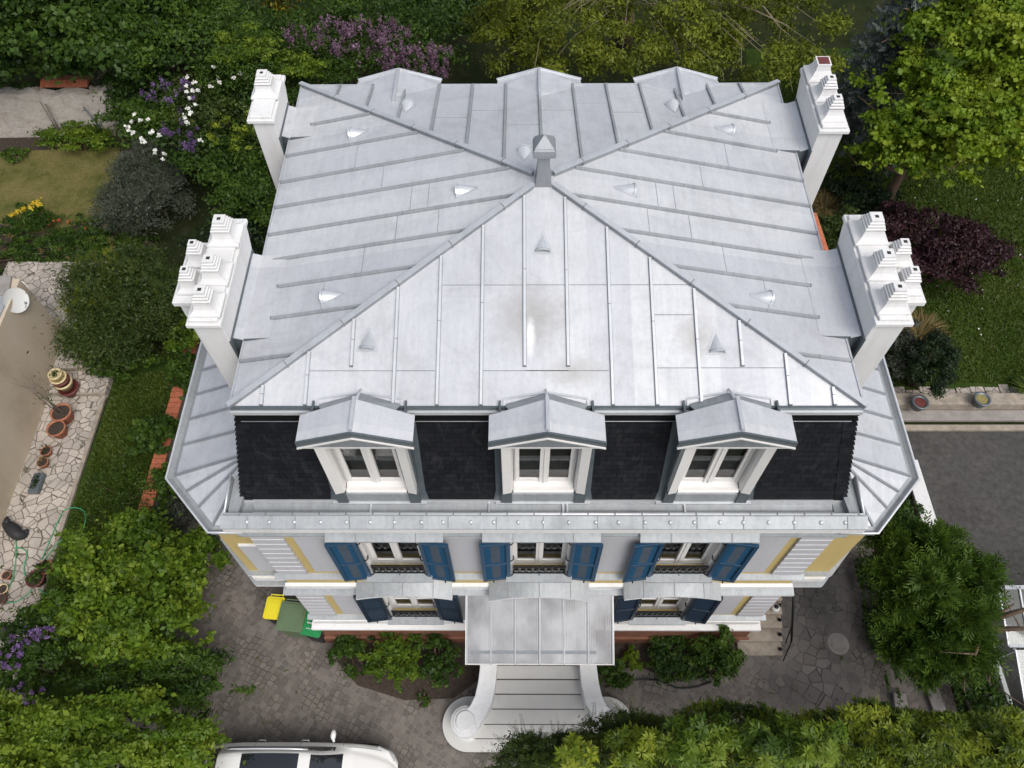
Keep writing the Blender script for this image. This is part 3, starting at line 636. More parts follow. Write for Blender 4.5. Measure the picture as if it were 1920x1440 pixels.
def rib(a, b, mt_='zinc_bright'):
    mb = MB().mat(mt_); mb.bar(a, b, rw, rh, (0, 0, 1))
    mb.mat('zinc_mid'); mb.bar(Vector(a) + Vector((0, 0, .0005)), Vector(b) + Vector((0, 0, .0005)), rw + .020, .008, (0, 0, 1)); mb.mat('dark_joint'); a = Vector(a); b = Vector(b); d = (b - a).normalized(); mb.bar(a - d * .004, a + d * .012, rw + .012, rh + .006)  # wider darker strip under the seam paints a shadow outline along it
    for k in (.55,):
        q = a.lerp(b, k); mb.bar(q, q + d * .008, rw + .006, rh + .004)
    mb.build('standing_seam', hip)
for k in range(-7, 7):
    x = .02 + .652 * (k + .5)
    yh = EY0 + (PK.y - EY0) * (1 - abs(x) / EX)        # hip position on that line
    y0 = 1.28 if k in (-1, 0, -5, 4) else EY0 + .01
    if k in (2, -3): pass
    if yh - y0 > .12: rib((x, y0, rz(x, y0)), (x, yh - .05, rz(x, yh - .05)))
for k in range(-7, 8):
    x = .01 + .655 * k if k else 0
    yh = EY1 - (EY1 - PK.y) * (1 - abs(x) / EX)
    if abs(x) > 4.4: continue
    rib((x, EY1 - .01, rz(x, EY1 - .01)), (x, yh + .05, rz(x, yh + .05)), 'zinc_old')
ly = [1.48, 2.24, 2.88, 3.48, 4.08, 4.72, 5.34, 6.02, 6.78]
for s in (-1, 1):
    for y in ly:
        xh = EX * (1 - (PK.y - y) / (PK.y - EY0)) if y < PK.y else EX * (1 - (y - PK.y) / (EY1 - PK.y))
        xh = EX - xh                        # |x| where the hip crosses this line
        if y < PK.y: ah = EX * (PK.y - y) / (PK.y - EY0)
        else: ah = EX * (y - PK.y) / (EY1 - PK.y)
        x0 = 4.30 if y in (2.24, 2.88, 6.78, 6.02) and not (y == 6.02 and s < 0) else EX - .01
        if x0 - ah > .12: rib((s * x0, y, rz(x0, y)), (s * (ah + .05), y, rz(ah + .05, y)), 'zinc_old')  # side seams get darker zinc: their shade is put into the colour
# thin lap joints between sheets
def lapj(a, b, w_, h_): mb = MB().mat('zinc_mid'); mb.bar(a, b, w_, h_); mb.build('lap_joint', hip)
def lapf(x0, x1, y): lapj((x0, y, rz(x0, y) + .001), (x1, y, rz(x1, y) + .001), .011, .003)
lapf(-3.55, -1.65, 1.22); lapf(-1.6, 2.25, 2.56) ; lapf(-.95, .95, 1.22); lapf(1.62, 2.28, 2.08); lapf(-.3, .35, 1.22); lapf(1.68, 3.58, 1.26)
for s in (-1, 1):
    for (x, ya, yb) in ((2.9, 2.9, 3.45), (2.4, 3.5, 4.05), (1.9, 4.1, 4.7), (2.75, 4.74, 5.3), (2.2, 4.1, 4.7), (3.5, 2.3, 2.85), (1.7, 3.5, 4.05), (3.3, 5.4, 6.0)):
        lapj((s * x, ya, rz(x, ya) + .001), (s * x, yb, rz(x, yb) + .001), .008, .003)
for (x, y) in ((-1.0, 6.9), (-1.63, 6.6), (.95, 7.2), (1.6, 6.8), (-.3, 6.3), (.3, 6.9)): lapj((x - .3, y, rz(x, y) + .001), (x + .3, y, rz(x, y) + .001), .008, .003)
# conical vent cowls
def cowl(x, y, d):     # open end faces downhill; d = downhill direction
    mb = MB().mat('zinc_bright'); mb.smooth = True
    d = Vector((d[0], d[1], 0)).normalized(); side = Vector((-d.y, d.x, 0)); n = 14
    g = Vector((x, y, rz(x, y))); dz = rz(x + d.x * .3, y + d.y * .3) - rz(x - d.x * .3, y - d.y * .3); dd = (d * .6 + Vector((0, 0, dz))).normalized(); up = side.cross(dd); up = up if up.z > 0 else -up
    tip = g - dd * .2 + up * .005; r = .125; vs = [tip]; vs2 = []
    for k in range(n + 1):
        a = PI * k / n; vs.append(g + dd * .12 + side * math.cos(a) * r + up * (math.sin(a) * r * .95))
    mb.add(vs, [(0, i, i + 1) for i in range(1, n + 1)])
    mb.smooth = False; mb.mat('zinc_old'); mb.add([v_ - dd * .035 for v_ in vs[1:]], [tuple(range(n + 1))])
    mb.mat('zinc'); mb.slab([g - dd * .24 + up * .006 - side * .03, g + dd * .15 - side * .17 + up * .006, g + dd * .15 + side * .17 + up * .006, g - dd * .24 + side * .03 + up * .006], .004, up)
    mb.build('vent_cowl', hip)
for (x, y, d) in ((-.02, 3.2, (0, -1)), (-2.69, 1.65, (0, -1)), (2.59, 1.6, (0, -1)), (-3.37, 6.32, (-1, 0)), (-1.3, 4.39, (-1, 0)), (-3.38, 2.54, (-1, 0)),
                  (3.4, 6.39, (1, 0)), (1.4, 4.42, (1, 0)), (3.45, 2.52, (1, 0)), (-2.5, 7.05, (0, 1)), (-.3, 5.2, (0, 1)), (2.5, 7.0, (0, 1))): cowl(x, y, d)
# finial
mb = MB().mat('zinc_mid')
def sqp(c, prof, sq_=4):
    mb.lathe(c, [(r * 1.414, z) for r, z in prof], 4, True)
sqp((0, 4.33, 11.3), [(.15, 0), (.13, .1), (.105, .35), (.09, .64), (.10, .68), (.165, .71), (.18, .77), (.165, .84), (.14, .87), (.15, .88), (.01, 1.03)])
mb.build('finial', hip)
# dormers ------------------------------------------------------------------
def dormer(cx, front=True):
    g = bpy.data.objects.new('dormer', None); col.objects.link(g); g.parent = V; g.location = (cx, EY0 if front else EY1, EZ)
    if front:
        gy, by = .045, .52; za, ze, hw = 10.80, 10.50, .84
        # roof
        mb = MB().mat('roof')
        for s in (-1, 1):
            pts = [Vector((cx, gy, za)), Vector((cx, by + .06, za)), Vector((cx + s * hw, by - .04, ze)), Vector((cx + s * hw, gy, ze))]
            if s < 0: pts = pts[::-1]
            nrm = Vector((s * (za - ze), 0, hw)).normalized(); mb.slab(pts[::-1], .035, nrm)
        mb.mat('zinc'); mb.bar((cx, gy + .01, za + .0), (cx, by + .08, za + .0), .05, .045)
        # saddle behind: low cricket rising onto the main roof
        bk_ = [Vector((cx - .62, EY0 + .02, EZ + .02)), Vector((cx + .62, EY0 + .02, EZ + .02)), Vector((cx, .88, rz(cx, .88) + .015)), Vector((cx, by + .06, za - .06)), Vector((cx - .5, by - .06, ze + .06)), Vector((cx + .5, by - .06, ze + .06))]
        mb.mat('zinc_old'); mb.add(bk_, [(0, 2, 3, 4), (1, 5, 3, 2)]); mb.mat('zinc_bright'); mb.tube([bk_[3], bk_[2] + Vector((0, .06, .01))], [.03, .012], 6)
        for s in (-1, 1): mb.bar((cx + s * .62, EY0 + .1, EZ + .03), (cx + s * .04, .88, rz(cx, .88) + .012), .03, .018); mb.bar((cx + s * .62, EY0 + .1, EZ + .03), (cx + s * .62, EY0, EZ + .01), .035, .02)
        mb.build('dormer_roof', g)
        mb = MB()
        for s in (-1, 1):       # raking fascia, dark zinc with a white lower edge
            a = Vector((cx, gy - .001, za)); b = Vector((cx + s * (hw + .005), gy - .001, ze))
            mb.mat('zinc_dark'); mb.add([a + Vector((0, -.03, .01)), b + Vector((0, -.03, .01)), b + Vector((0, -.03, -.12)), a + Vector((0, -.03, -.12)), a + Vector((0, 0, .01)), b + Vector((0, 0, .01)), b + Vector((0, 0, -.12)), a + Vector((0, 0, -.12))],
                                       [(0, 1, 2, 3), (4, 7, 6, 5), (0, 4, 5, 1), (3, 2, 6, 7), (1, 5, 6, 2)])
            mb.mat('white_paint'); mb.add([a + Vector((0, -.05, -.121)), b + Vector((0, -.05, -.121)), b + Vector((0, -.05, -.150)), a + Vector((0, -.05, -.150)), a + Vector((0, 0, -.121)), b + Vector((0, 0, -.121)), b + Vector((0, 0, -.150)), a + Vector((0, 0, -.150))],
                                       [(0, 1, 2, 3), (4, 7, 6, 5), (0, 4, 5, 1), (3, 2, 6, 7), (1, 5, 6, 2)])
        mb.mat('zinc_mid'); mb.add([(cx, gy - .012, za - .11), (cx - hw + .05, gy - .012, ze - .155), (cx + hw - .05, gy - .012, ze - .155)], [(0, 1, 2)])
        mb.mat('white_paint'); mb.box((cx - .78, gy - .015, ze - .185), (cx + .78, gy + .34, ze - .152))
        mb.build('pediment', g)
        # body: cheeks and posts
        mb = MB().mat('white_paint')
        for s in (-1, 1):
            xo, xi = cx + s * .67, cx + s * .50
            mb.prism([(xo, .22), (xo, .36), (xi, .36), (xi, .22)], 8.56, ze - .12); mb.prism([(xo + s * .0, .12), (xo, .22), (xi, .22), (xi + s * .03, .15)], 8.50, ze - .13)
            for q_ in (.455, .475): mb.box((cx + s * q_, .30, 8.6), (cx + s * (q_ + .012), .36, ze - .13))
        mb.box((cx - .50, .19, 8.40), (cx + .50, .36, 8.52)); mb.extx([(.16, 8.50), (.36, 8.545), (.36, 8.50)], cx - .50, cx + .50)
        mb.build('surround', g, .006)
        mb = MB().mat('zinc_dark')
        for s in (-1, 1):
            xo = cx + s * .67; mb.prism([(xo, .26), (xo + s * .03, .26), (xo + s * .03, .75), (xo, .75)], 8.1, ze - .03)
            P0 = [onf(cx + s * .66, BZ + .05, .012), onf(cx + s * .83, BZ + .05, .012), onf(cx + s * .79, BZ + .3, .012), onf(cx + s * .79, TZ - .1, .012), onf(cx + s * .66, TZ - .1, .012)]
            if s < 0: P0 = P0[::-1]
            mb.slab(P0, .012, fn)
            mb.prism([(cx + s * .52, .14), (cx + s * .70, .14), (cx + s * .70, .3), (cx + s * .52, .3)], 8.1, 8.49)
        mb.mat('zinc_old'); mb.box((cx - .52, .17, 8.10), (cx + .52, .30, 8.40)); mb.mat('zinc_bright'); mb.box((cx - .8, .13, 8.085), (cx + .8, .2, 8.105))
        mb.build('apron', g)
        # casement
        mb = MB().mat('white_paint'); y0, y1, zb, zt = .37, .42, 8.53, ze - .12; y0, y1 = .34, .39
        mb.box((cx - .5, y0, zb), (cx - .40, y1, zt)); mb.box((cx + .40, y0, zb), (cx + .5, y1, zt)); mb.box((cx - .075, y0 - .02, zb), (cx + .075, y1 - .003, zt)); mb.box((cx - .40, y0, zb), (cx + .4, y1 - .006, zb + .11)); mb.box((cx - .4, y0, zt - .1), (cx + .4, y1 - .006, zt))
        mb.box((cx - .012, y0 - .035, zb), (cx + .012, y0 - .02, zt))
        fr_ = mb.build('window_frame', g, .004)
        mb = MB().mat('glass')
        for s in (-1, 1): mb.add([(cx + s * .075, .37, zb + .1), (cx + s * .40, .37, zb + .1), (cx + s * .40, .37, zt - .1), (cx + s * .075, .37, zt - .1)], [(0, 1, 2, 3) if s > 0 else (3, 2, 1, 0)])
        mb.build('pane', g)
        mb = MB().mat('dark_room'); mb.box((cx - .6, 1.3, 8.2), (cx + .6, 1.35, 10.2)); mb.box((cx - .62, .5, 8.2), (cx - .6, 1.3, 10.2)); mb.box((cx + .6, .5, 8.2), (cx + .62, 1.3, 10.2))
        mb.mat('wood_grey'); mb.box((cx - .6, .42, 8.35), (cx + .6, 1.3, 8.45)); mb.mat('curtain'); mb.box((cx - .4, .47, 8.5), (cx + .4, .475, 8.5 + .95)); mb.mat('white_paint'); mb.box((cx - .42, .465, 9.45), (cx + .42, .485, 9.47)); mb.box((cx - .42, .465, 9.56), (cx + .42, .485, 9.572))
        mb.build('interior', g)
    else:
        gy, za, ze, hw = 8.36, 10.53, 10.20, .83
        mb = MB().mat('roof')
        for s in (-1, 1):
            pts = [Vector((cx, gy, za)), Vector((cx, 7.45, za)), Vector((cx + s * .06, 7.45, za - .02)), Vector((cx + s * hw, 8.04, EZ - .0)), Vector((cx + s * hw, gy - .0, ze + .1))]
            pts = [Vector((cx, gy, za)), Vector((cx, 7.52, rz(cx, 7.52) + .004)), Vector((cx + s * hw, 8.02, EZ + .006)), Vector((cx + s * hw, gy, EZ - .12))]
            if s < 0: pts = pts[::-1]
            mb.slab(pts, .04, (0, 0, 1)) if s < 0 else mb.slab(pts, .04, (0, 0, 1))
        mb.mat('zinc'); mb.bar((cx, gy, za), (cx, 7.3, rz(cx, 7.3)), .05, .04)
        for s in (-1, 1): mb.mat('zinc_bright'); mb.bar((cx, gy, za), (cx + s * (hw + .01), gy, EZ - .12), .04, .03)
        mb.build('dormer_roof', g)
        mb = MB().mat('white_paint'); mb.prism([(cx - .7, 7.9), (cx + .7, 7.9), (cx + .7, 8.28), (cx - .7, 8.28)], 8.3, 10.2); mb.mat('dark_room'); mb.box((cx - .45, 8.281, 8.6), (cx - .05, 8.3, 9.95)); mb.box((cx + .05, 8.281, 8.6), (cx + .45, 8.3, 9.95))
        mb.build('surround', g)
for c in (-2.75, .01, 2.72): dormer(c, True)
for c in (-2.78, .01, 2.74): dormer(c, False)
# chimneys -------------------------------------------------------------------
def chimney(side, xin, xout, y0, y1, zt, pots, outer=None):
    g = bpy.data.objects.new('chimney', None); col.objects.link(g); g.parent = V; g.location = (side * (xin + xout) / 2, (y0 + y1) / 2, 7.6)
    s = side
    mb = MB().mat('white')
    yz = [(y0, 7.3), (y0, zt), (y1 + .16, zt), (y1 + .14, zt - .12), (y1 + .02, zt - .42), (y1, zt - .6), (y1, 7.3)]
    mb.extx(yz, min(s * xin, s * xout), max(s * xin, s * xout)); mb.build('shaft', g, .008)
    mb = MB().mat('white'); a, b = xin - .025, xout + .075
    mb.prism([(s * a, y0 - .06), (s * b, y0 - .06), (s * b, y1 + .23), (s * a, y1 + .23)], zt + .001, zt + .08)
    mb.prism([(s * (a + .05), y0 - .01), (s * (b - .05), y0 - .01), (s * (b - .05), y1 + .18), (s * (a + .05), y1 + .18)], zt + .08, zt + .13)
    mb.build('cap', g, .015)
    if outer:
        ox0, ox1, oy0, oy1, oz = outer
        mb = MB().mat('white'); mb.prism([(s * ox0, oy0), (s * ox1, oy0), (s * ox1, oy1), (s * ox0, oy1)], oz - 1.6, oz)
        mb.prism([(s * (ox0), oy0 - .06), (s * (ox1 + .06), oy0 - .06), (s * (ox1 + .06), oy1 + .06), (s * (ox0), oy1 + .06)], oz + .001, oz + .1)
        # corbel below
        n0 = [(s * ox0, oy0), (s * ox1, oy0), (s * ox1, oy1), (s * ox0, oy1)]
        vs = [(x, y, oz - 1.6) for x, y in n0] + [(s * ox0, oy0 + .05, oz - 2.2), (s * (ox0 + .03), oy0 + .05, oz - 2.2), (s * (ox0 + .03), oy1 - .05, oz - 2.2), (s * ox0, oy1 - .05, oz - 2.2)]
        mb.add(vs, [(0, 1, 5, 4), (1, 2, 6, 5), (2, 3, 7, 6), (4, 5, 6, 7)])
        mb.build('outer_shaft', g, .012)
    for i, (px_, py_, pz_, open_, w_) in enumerate(pots):
        mb = MB().mat('white'); c = (s * px_, py_, pz_); hb = w_ / 2
        mb.box((c[0] - hb, c[1] - hb, c[2]), (c[0] + hb, c[1] + hb, c[2] + .035))
        if open_:
            pr = [(hb * .98, .036), (hb * .74, .09), (hb * .54, .18), (hb * .5, .28)]
            mb.lathe(c, [(r * 1.414, z) for r, z in pr], 4, True)
            mb.box((c[0] - hb * .52, c[1] - hb * .52, c[2] + .281), (c[0] + hb * .52, c[1] + hb * .52, c[2] + .31)); mb.mat('pot_maroon'); mb.box((c[0] - hb * .42, c[1] - hb * .42, c[2] + .3105), (c[0] + hb * .42, c[1] + hb * .42, c[2] + .314))
        else:
            pr = [(hb * .98, .036), (hb * .80, .065), (hb * .68, .10), (hb * .60, .16), (hb * .58, .21)]
            mb.lathe(c, [(r * 1.414, z) for r, z in pr], 4, True)
            z = .22; r = hb * .60
            for k in range(3):
                mb.mat('white'); mb.lathe(c, [(r * 1.414, z + .012), (r * 1.414, z + .03), ((r - .02) * 1.414, z + .042)], 4, True)
                mb.mat('dark_room'); mb.lathe(c, [((r - .035) * 1.414, z - .0), ((r - .035) * 1.414, z + .012)], 4, True); z += .045; r -= .020
            mb.mat('white'); mb.lathe(c, [(r * 1.414, z), (r * 1.414, z + .035)], 4, True); mb.mat('dark_room'); mb.box((c[0] - .028, c[1] - .028, c[2] + z + .0355), (c[0] + .028, c[1] + .028, c[2] + z + .038))
        mb.build('chimney_pot', g)
    # zinc saddle between the roof and the shaft
    mb = MB().mat('roof'); xa = 4.26; e0, e1 = y0 + .12, y1 - .05
    pts = [Vector((s * xa, e0, rz(xa, e0) + .006)), Vector((s * (xin - .16), e0, EZ + .075)), Vector((s * (xin - .16), e1, EZ + .075)), Vector((s * xa, e1, rz(xa, e1) + .006))]
    if s > 0: pts = pts
    else: pts = pts[::-1]
    mb.slab(pts, .02)
    q2 = [Vector((s * (xin - .16), e0 - .02, EZ + .075)), Vector((s * (xin - .012), e0 - .02, EZ + .13)), Vector((s * (xin - .012), e1, EZ + .13)), Vector((s * (xin - .16), e1, EZ + .075))]
    if s < 0: q2 = q2[::-1]
    mb.slab(q2, .02)
    mb.mat('zinc_dark'); mb.add([(s * xa, e0 - .001, rz(xa, e0)), (s * (xin - .16), e0 - .001, EZ + .07), (s * (xin + .0), e0 - .001, EZ + .12), (s * (xin + .0), e0 - .001, EZ - .55), (s * EX, e0 - .001, EZ - .12)], [(0, 1, 2, 3, 4)])
    mb.slab([Vector((s * (xin - .02), y0 + .01, EZ + .17)), Vector((s * (xin + .01), y0 - .012, EZ + .17)), Vector((s * (xin + .01), y1, EZ + .17)), Vector((s * (xin - .02), y1, EZ + .17))], .6)
    mb.build('saddle_flashing', g)
    return g
chimney(-1, 4.84, 5.27, 1.75, 3.62, 10.98, [(5.05, 2.02, 11.11, 0, .46), (5.05, 2.62, 11.11, 0, .46), (5.05, 3.42, 11.11, 0, .50), (5.50, 2.62, 10.86, 0, .40), (5.50, 3.16, 10.86, 0, .40)], (5.27, 5.70, 2.34, 3.46, 10.75))
chimney(1, 4.90, 5.37, 1.78, 3.70, 10.95, [(5.14, 2.08, 11.08, 0, .48), (5.14, 2.72, 11.08, 0, .48), (5.14, 3.46, 11.08, 0, .52), (5.60, 2.60, 10.84, 0, .42), (5.60, 3.16, 10.84, 0, .42)], (5.37, 5.80, 2.34, 3.46, 10.73))
chimney(-1, 4.82, 5.22, 6.35, 7.35, 10.92, [(5.03, 7.05, 11.05, 0, .50)])
chimney(1, 4.90, 5.34, 5.95, 7.42, 10.98, [(5.13, 6.25, 11.11, 0, .44), (5.13, 6.78, 11.11, 0, .44), (5.13, 7.35, 11.11, 1, .48)])
# windows of the facade ---------------------------------------------------------
def scroll(mb, x0, x1, y, z0, z1, n):
    """cast iron scrollwork guard"""
    mb.mat('black_iron'); mb.box((x0, y - .015, z1 - .022), (x1, y + .015, z1)); mb.box((x0, y - .012, z0), (x1, y + .012, z0 + .02))
    wd = (x1 - x0) / n; mb.box((x0, y - .010, (z0 + z1) / 2 + .1), (x1, y + .010, (z0 + z1) / 2 + .115))
    for i in range(n + 1): mb.box((x0 + i * wd - .006, y - .008, z0 + .02), (x0 + i * wd + .006, y + .008, z1 - .022)) if i < n + 1 else None
    for i in range(n):
        cx_ = x0 + (i + .5) * wd; cz = (z0 + z1) / 2; rr_ = min(wd * .40, (z1 - z0) * .33)
        pts = [(cx_ + math.cos(a) * rr_ * (1 - a / 14) * (1 if i % 2 else -1), y, cz + math.sin(a) * rr_ * (1 - a / 14)) for a in [k * .7 for k in range(14)]]
        mb.tube(pts, .015, 4, False)
        mb.tube([(cx_ - wd / 2, y, z0 + .03), (cx_, y, cz), (cx_ + wd / 2, y, z1 - .03)], .012, 4, False); mb.tube([(cx_ + wd / 2, y, z0 + .03), (cx_, y, cz), (cx_ - wd / 2, y, z1 - .03)], .010, 4, False)
def window(c, z0, z1, arch=False):
    g = bpy.data.objects.new('window', None); col.objects.link(g); g.parent = V; g.location = (c, 0, z0)
    hw = .53
    mb = MB().mat('white_paint'); ya, yb = .12, .17
    mb.box((c - hw, ya, z0), (c - hw + .1, yb, z1)); mb.box((c + hw - .1, ya, z0), (c + hw, yb, z1)); mb.box((c - .07, ya - .02, z0), (c + .07, yb - .003, z1)); mb.box((c - .014, ya - .035, z0), (c + .014, ya - .02, z1))
    mb.box((c - hw + .1, ya, z0), (c + hw - .1, yb - .006, z0 + .16)); mb.box((c - hw + .1, ya, z1 - .1), (c + hw - .1, yb - .006, z1)); mb.box((c - hw + .1, ya + .004, z0 + .62), (c + hw - .1, yb - .008, z0 + .66)) if arch else None
    # white reveals
    mb.box((c - hw - .004, -.045, z0), (c - hw + .02, ya, z1)); mb.box((c + hw - .02, -.045, z0), (c + hw + .004, ya, z1))
    mb.box((c - hw - .12, -.05, z0), (c - hw - .004, -.003, z1)); mb.box((c + hw + .004, -.05, z0), (c + hw + .12, -.003, z1))
    mb.build('window_frame', g, .003)
    mb = MB().mat('glass')
    for s in (-1, 1):
        q_ = [(c + s * .07, .15, z0 + .15), (c + s * (hw - .1), .15, z0 + .15), (c + s * (hw - .1), .15, z1 - .1), (c + s * .07, .15, z1 - .1)]; mb.add(q_, [(0, 1, 2, 3) if s > 0 else (3, 2, 1, 0)])
    mb.build('pane', g)
    mb = MB().mat('curtain'); mb.box((c - .42, .33, z0 + .25), (c - .06, .335, z1 - .25)); mb.box((c + .06, .33, z0 + .25), (c + .42, .335, z1 - .25)); mb.build('curtain', g)
    mb = MB().mat('zinc_old'); mb.extx([(.24, z0 + .015), (.0, z0 - .01), (-.26, z0 - .05), (-.26, z0 - .09), (.0, z0 - .09)], c - hw - .12, c + hw + .12)
    mb.mat('white'); mb.extx([(-.001, z0 - .091), (-.22, z0 - .091), (-.20, z0 - .16), (-.001, z0 - .2)], c - hw - .08, c + hw + .08)
    mb.mat('black_iron'); mb.box((c - .012, -.13, z0 - .032), (c + .012, -.11, z0 - .02)); mb.build('sill', g)
    mb = MB(); scroll(mb, c - hw + .02, c + hw - .02, -.09, z0 - .01, z0 + .42, 8)
    mb.build('guard_rail', g)
    return g
def shutter(c, s, z0, z1, ang, lighter=True):
    shade = 'blue' if lighter else 'blue_shaded'
    g = bpy.data.objects.new('shutter', None); col.objects.link(g); g.parent = V; hx, hy = c + s * .56, -.10; g.location = (hx, hy, z0)
    wd = .55; a = R(ang)
    def P(u, t__, z): return (hx + s * (u * math.cos(a)) + s * t__ * 0, hy - u * math.sin(a) - t__, z)
    def bx(mb, u0, u1, t0, t1, za, zb_):
        vs = [P(u0, t0, za), P(u1, t0, za), P(u1, t1, za), P(u0, t1, za), P(u0, t0, zb_), P(u1, t0, zb_), P(u1, t1, zb_), P(u0, t1, zb_)]
        f = [(0, 3, 2, 1), (4, 5, 6, 7), (0, 1, 5, 4), (1, 2, 6, 5), (2, 3, 7, 6), (3, 0, 4, 7)]; mb.add(vs, f)
    mb = MB().mat(shade); h = z1 - z0; zm = z0 + h * .46
    bx(mb, 0, .075, 0, .06, z0, z1); bx(mb, wd - .075, wd, 0, .06, z0, z1); bx(mb, .075, wd - .075, .002, .057, z0, z0 + .1); bx(mb, .075, wd - .075, .002, .057, z1 - .09, z1); bx(mb, .075, wd - .075, .002, .057, zm - .045, zm + .045)
    mb.build('frame', g, .004)
    for (p, q_) in ((z0 + .1, zm - .04), (zm + .04, z1 - .09)):
        mb = MB(); n_ = int((q_ - p) / .042)
        for k in range(n_):
            zz = p + (k + .0) * (q_ - p) / n_; hh = (q_ - p) / n_
            for (u0, u1, mt_) in ((.075, .19, shade), (.19, .36, 'louvre'), (.36, wd - .075, shade)):
                mb.mat(mt_ if lighter else shade); t0 = .028; mb.add([P(u0, t0, zz), P(u1, t0, zz), P(u1, .008, zz + hh * .98), P(u0, .008, zz + hh * .98)], [(0, 1, 2, 3)])
        mb.mat(shade); bx(mb, .075, wd - .075, .0, .006, p, q_)
        mb.build('louvres', g)
    for zz in (z0 + .18, z0 + h * .5, z1 - .15):
        mb = MB().mat('black_iron'); mb.tube([(hx - s * .05, -.02, zz), (hx - s * .065, -.09, zz), (hx - s * .03, -.13, zz), (hx + s * .03, hy - .045, zz)], .013, 5); mb.build('hinge', g)
    mb = MB().mat('black_iron'); mb.tube([P(wd * .62, .045, z0 - .02), P(wd * .62, .07, z0 - .06)], .016, 5); mb.build('shutter_stay', g)
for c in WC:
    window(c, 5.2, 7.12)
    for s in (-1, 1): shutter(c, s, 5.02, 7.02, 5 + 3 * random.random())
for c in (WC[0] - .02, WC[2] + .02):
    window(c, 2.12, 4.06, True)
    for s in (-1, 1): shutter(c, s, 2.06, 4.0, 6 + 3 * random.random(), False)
# arched hoods over the lower openings
def arch_hood(c, hw, z0, rise, proj):
    mb = MB(); n_ = 18
    P = [(c - hw + 2 * hw * k / n_, z0 + rise * (1 - ((k / n_) * 2 - 1) ** 2)) for k in range(n_ + 1)]
    for k in range(n_):
        (a, za), (b, zb_) = P[k], P[k + 1]
        mb.mat('zinc_old'); mb.add([(a, .0, za + .12), (b, .0, zb_ + .12), (b, -proj, zb_), (a, -proj, za)], [(3, 2, 1, 0)])
        mb.mat('white'); mb.add([(a, -proj, za), (b, -proj, zb_), (b, -proj, zb_ - .06), (a, -proj, za - .06), (a, -proj + .08, za - .13), (b, -proj + .08, zb_ - .13), (a, .0, za - .13), (b, .0, zb_ - .13)], [(0, 3, 2, 1), (3, 4, 5, 2), (4, 6, 7, 5)])
    for s_, (a, za) in ((-1, P[0]), (1, P[-1])): mb.mat('white'); mb.add([(a, 0, za + .12), (a, -proj, za), (a, -proj, za - .06), (a, -proj + .08, za - .13), (a, 0, za - .13)], [(0, 1, 2, 3, 4) if s_ < 0 else (4, 3, 2, 1, 0)])
    mb.mat('dark_joint'); mb.bar((c, -.01, z0 + rise + .121), (c, -proj, z0 + rise + .002), .012, .006)
    for s_ in (-1, 1): mb.bar((c + s_ * hw * .62, -.01, z0 + rise * .62 + .121), (c + s_ * hw * .62, -proj, z0 + rise * .62 + .002), .010, .006)
    mb.build('window_hood', V)
for c in (WC[0] - .02, WC[2] + .02): arch_hood(c, 1.0, 4.22, .24, .33)
arch_hood(0.02, 1.04, 4.22, .28, .36)
# front door
mb = MB().mat('blue'); mb.box((-.74, .2, 1.2), (-.01, .25, 3.6)); mb.box((.01, .2, 1.2), (.74, .25, 3.6)); mb.mat('white_paint'); mb.box((-.75, .18, 3.61), (.75, .26, 3.99)); mb.build('door', V, .006)
# canopy -------------------------------------------------------------------------
CB, CF = (0.0, 3.98), (-1.42, 3.30)
mb = MB().mat('poly')
def cz(y): return CB[1] + (CF[1] - CB[1]) * (y - CB[0]) / (CF[0] - CB[0])
xs = [-1.50 + k * .512 for k in range(7)]
cg = bpy.data.objects.new('canopy', None); col.objects.link(cg); cg.parent = V; cg.location = (0.03, 0, 3.3)
mb.slab([(xs[0], CF[0], cz(CF[0])), (xs[-1], CF[0], cz(CF[0])), (xs[-1], -.02, cz(-.02)), (xs[0], -.02, cz(-.02))], .016)
mb.build('glazing', cg)
mb = MB().mat('zinc_old')
for x in xs: mb.bar((x, CF[0] - .01, cz(CF[0]) + .003), (x, -.02, cz(-.02) + .003), .03, .022)
mb.mat('zinc_mid'); mb.bar((xs[0] + .1, -1.2, cz(-1.2) + .003), (xs[-1] - .35, -1.2, cz(-1.2) + .003), .07, .012)
mb.mat('white_paint'); mb.bar((xs[0] - .02, CF[0], cz(CF[0]) - .03), (xs[-1] + .02, CF[0], cz(CF[0]) - .03), .018, .05); mb.bar((xs[0] - .02, CF[0], cz(CF[0]) - .02), (xs[0] - .02, -.02, cz(-.02) - .02), .018, .04); mb.bar((xs[-1] + .02, CF[0], cz(CF[0]) - .02), (xs[-1] + .02, -.02, cz(-.02) - .02), .018, .04)
mb.mat('zinc_bright'); mb.extx([(-.02, cz(-.02) + .07), (-.14, cz(-.14) + .02), (-.14, cz(-.14) + .03), (-.02, cz(-.02) + .09)], xs[0], xs[-1])
mb.mat('black_iron')
for x in (xs[0] + .12, xs[-1] - .12): mb.tube([(x, -.02, 2.6), (x, -.5, 3.2), (x, -1.15, cz(-1.15) - .09)], .022, 6)
mb.build('canopy_frame', cg)
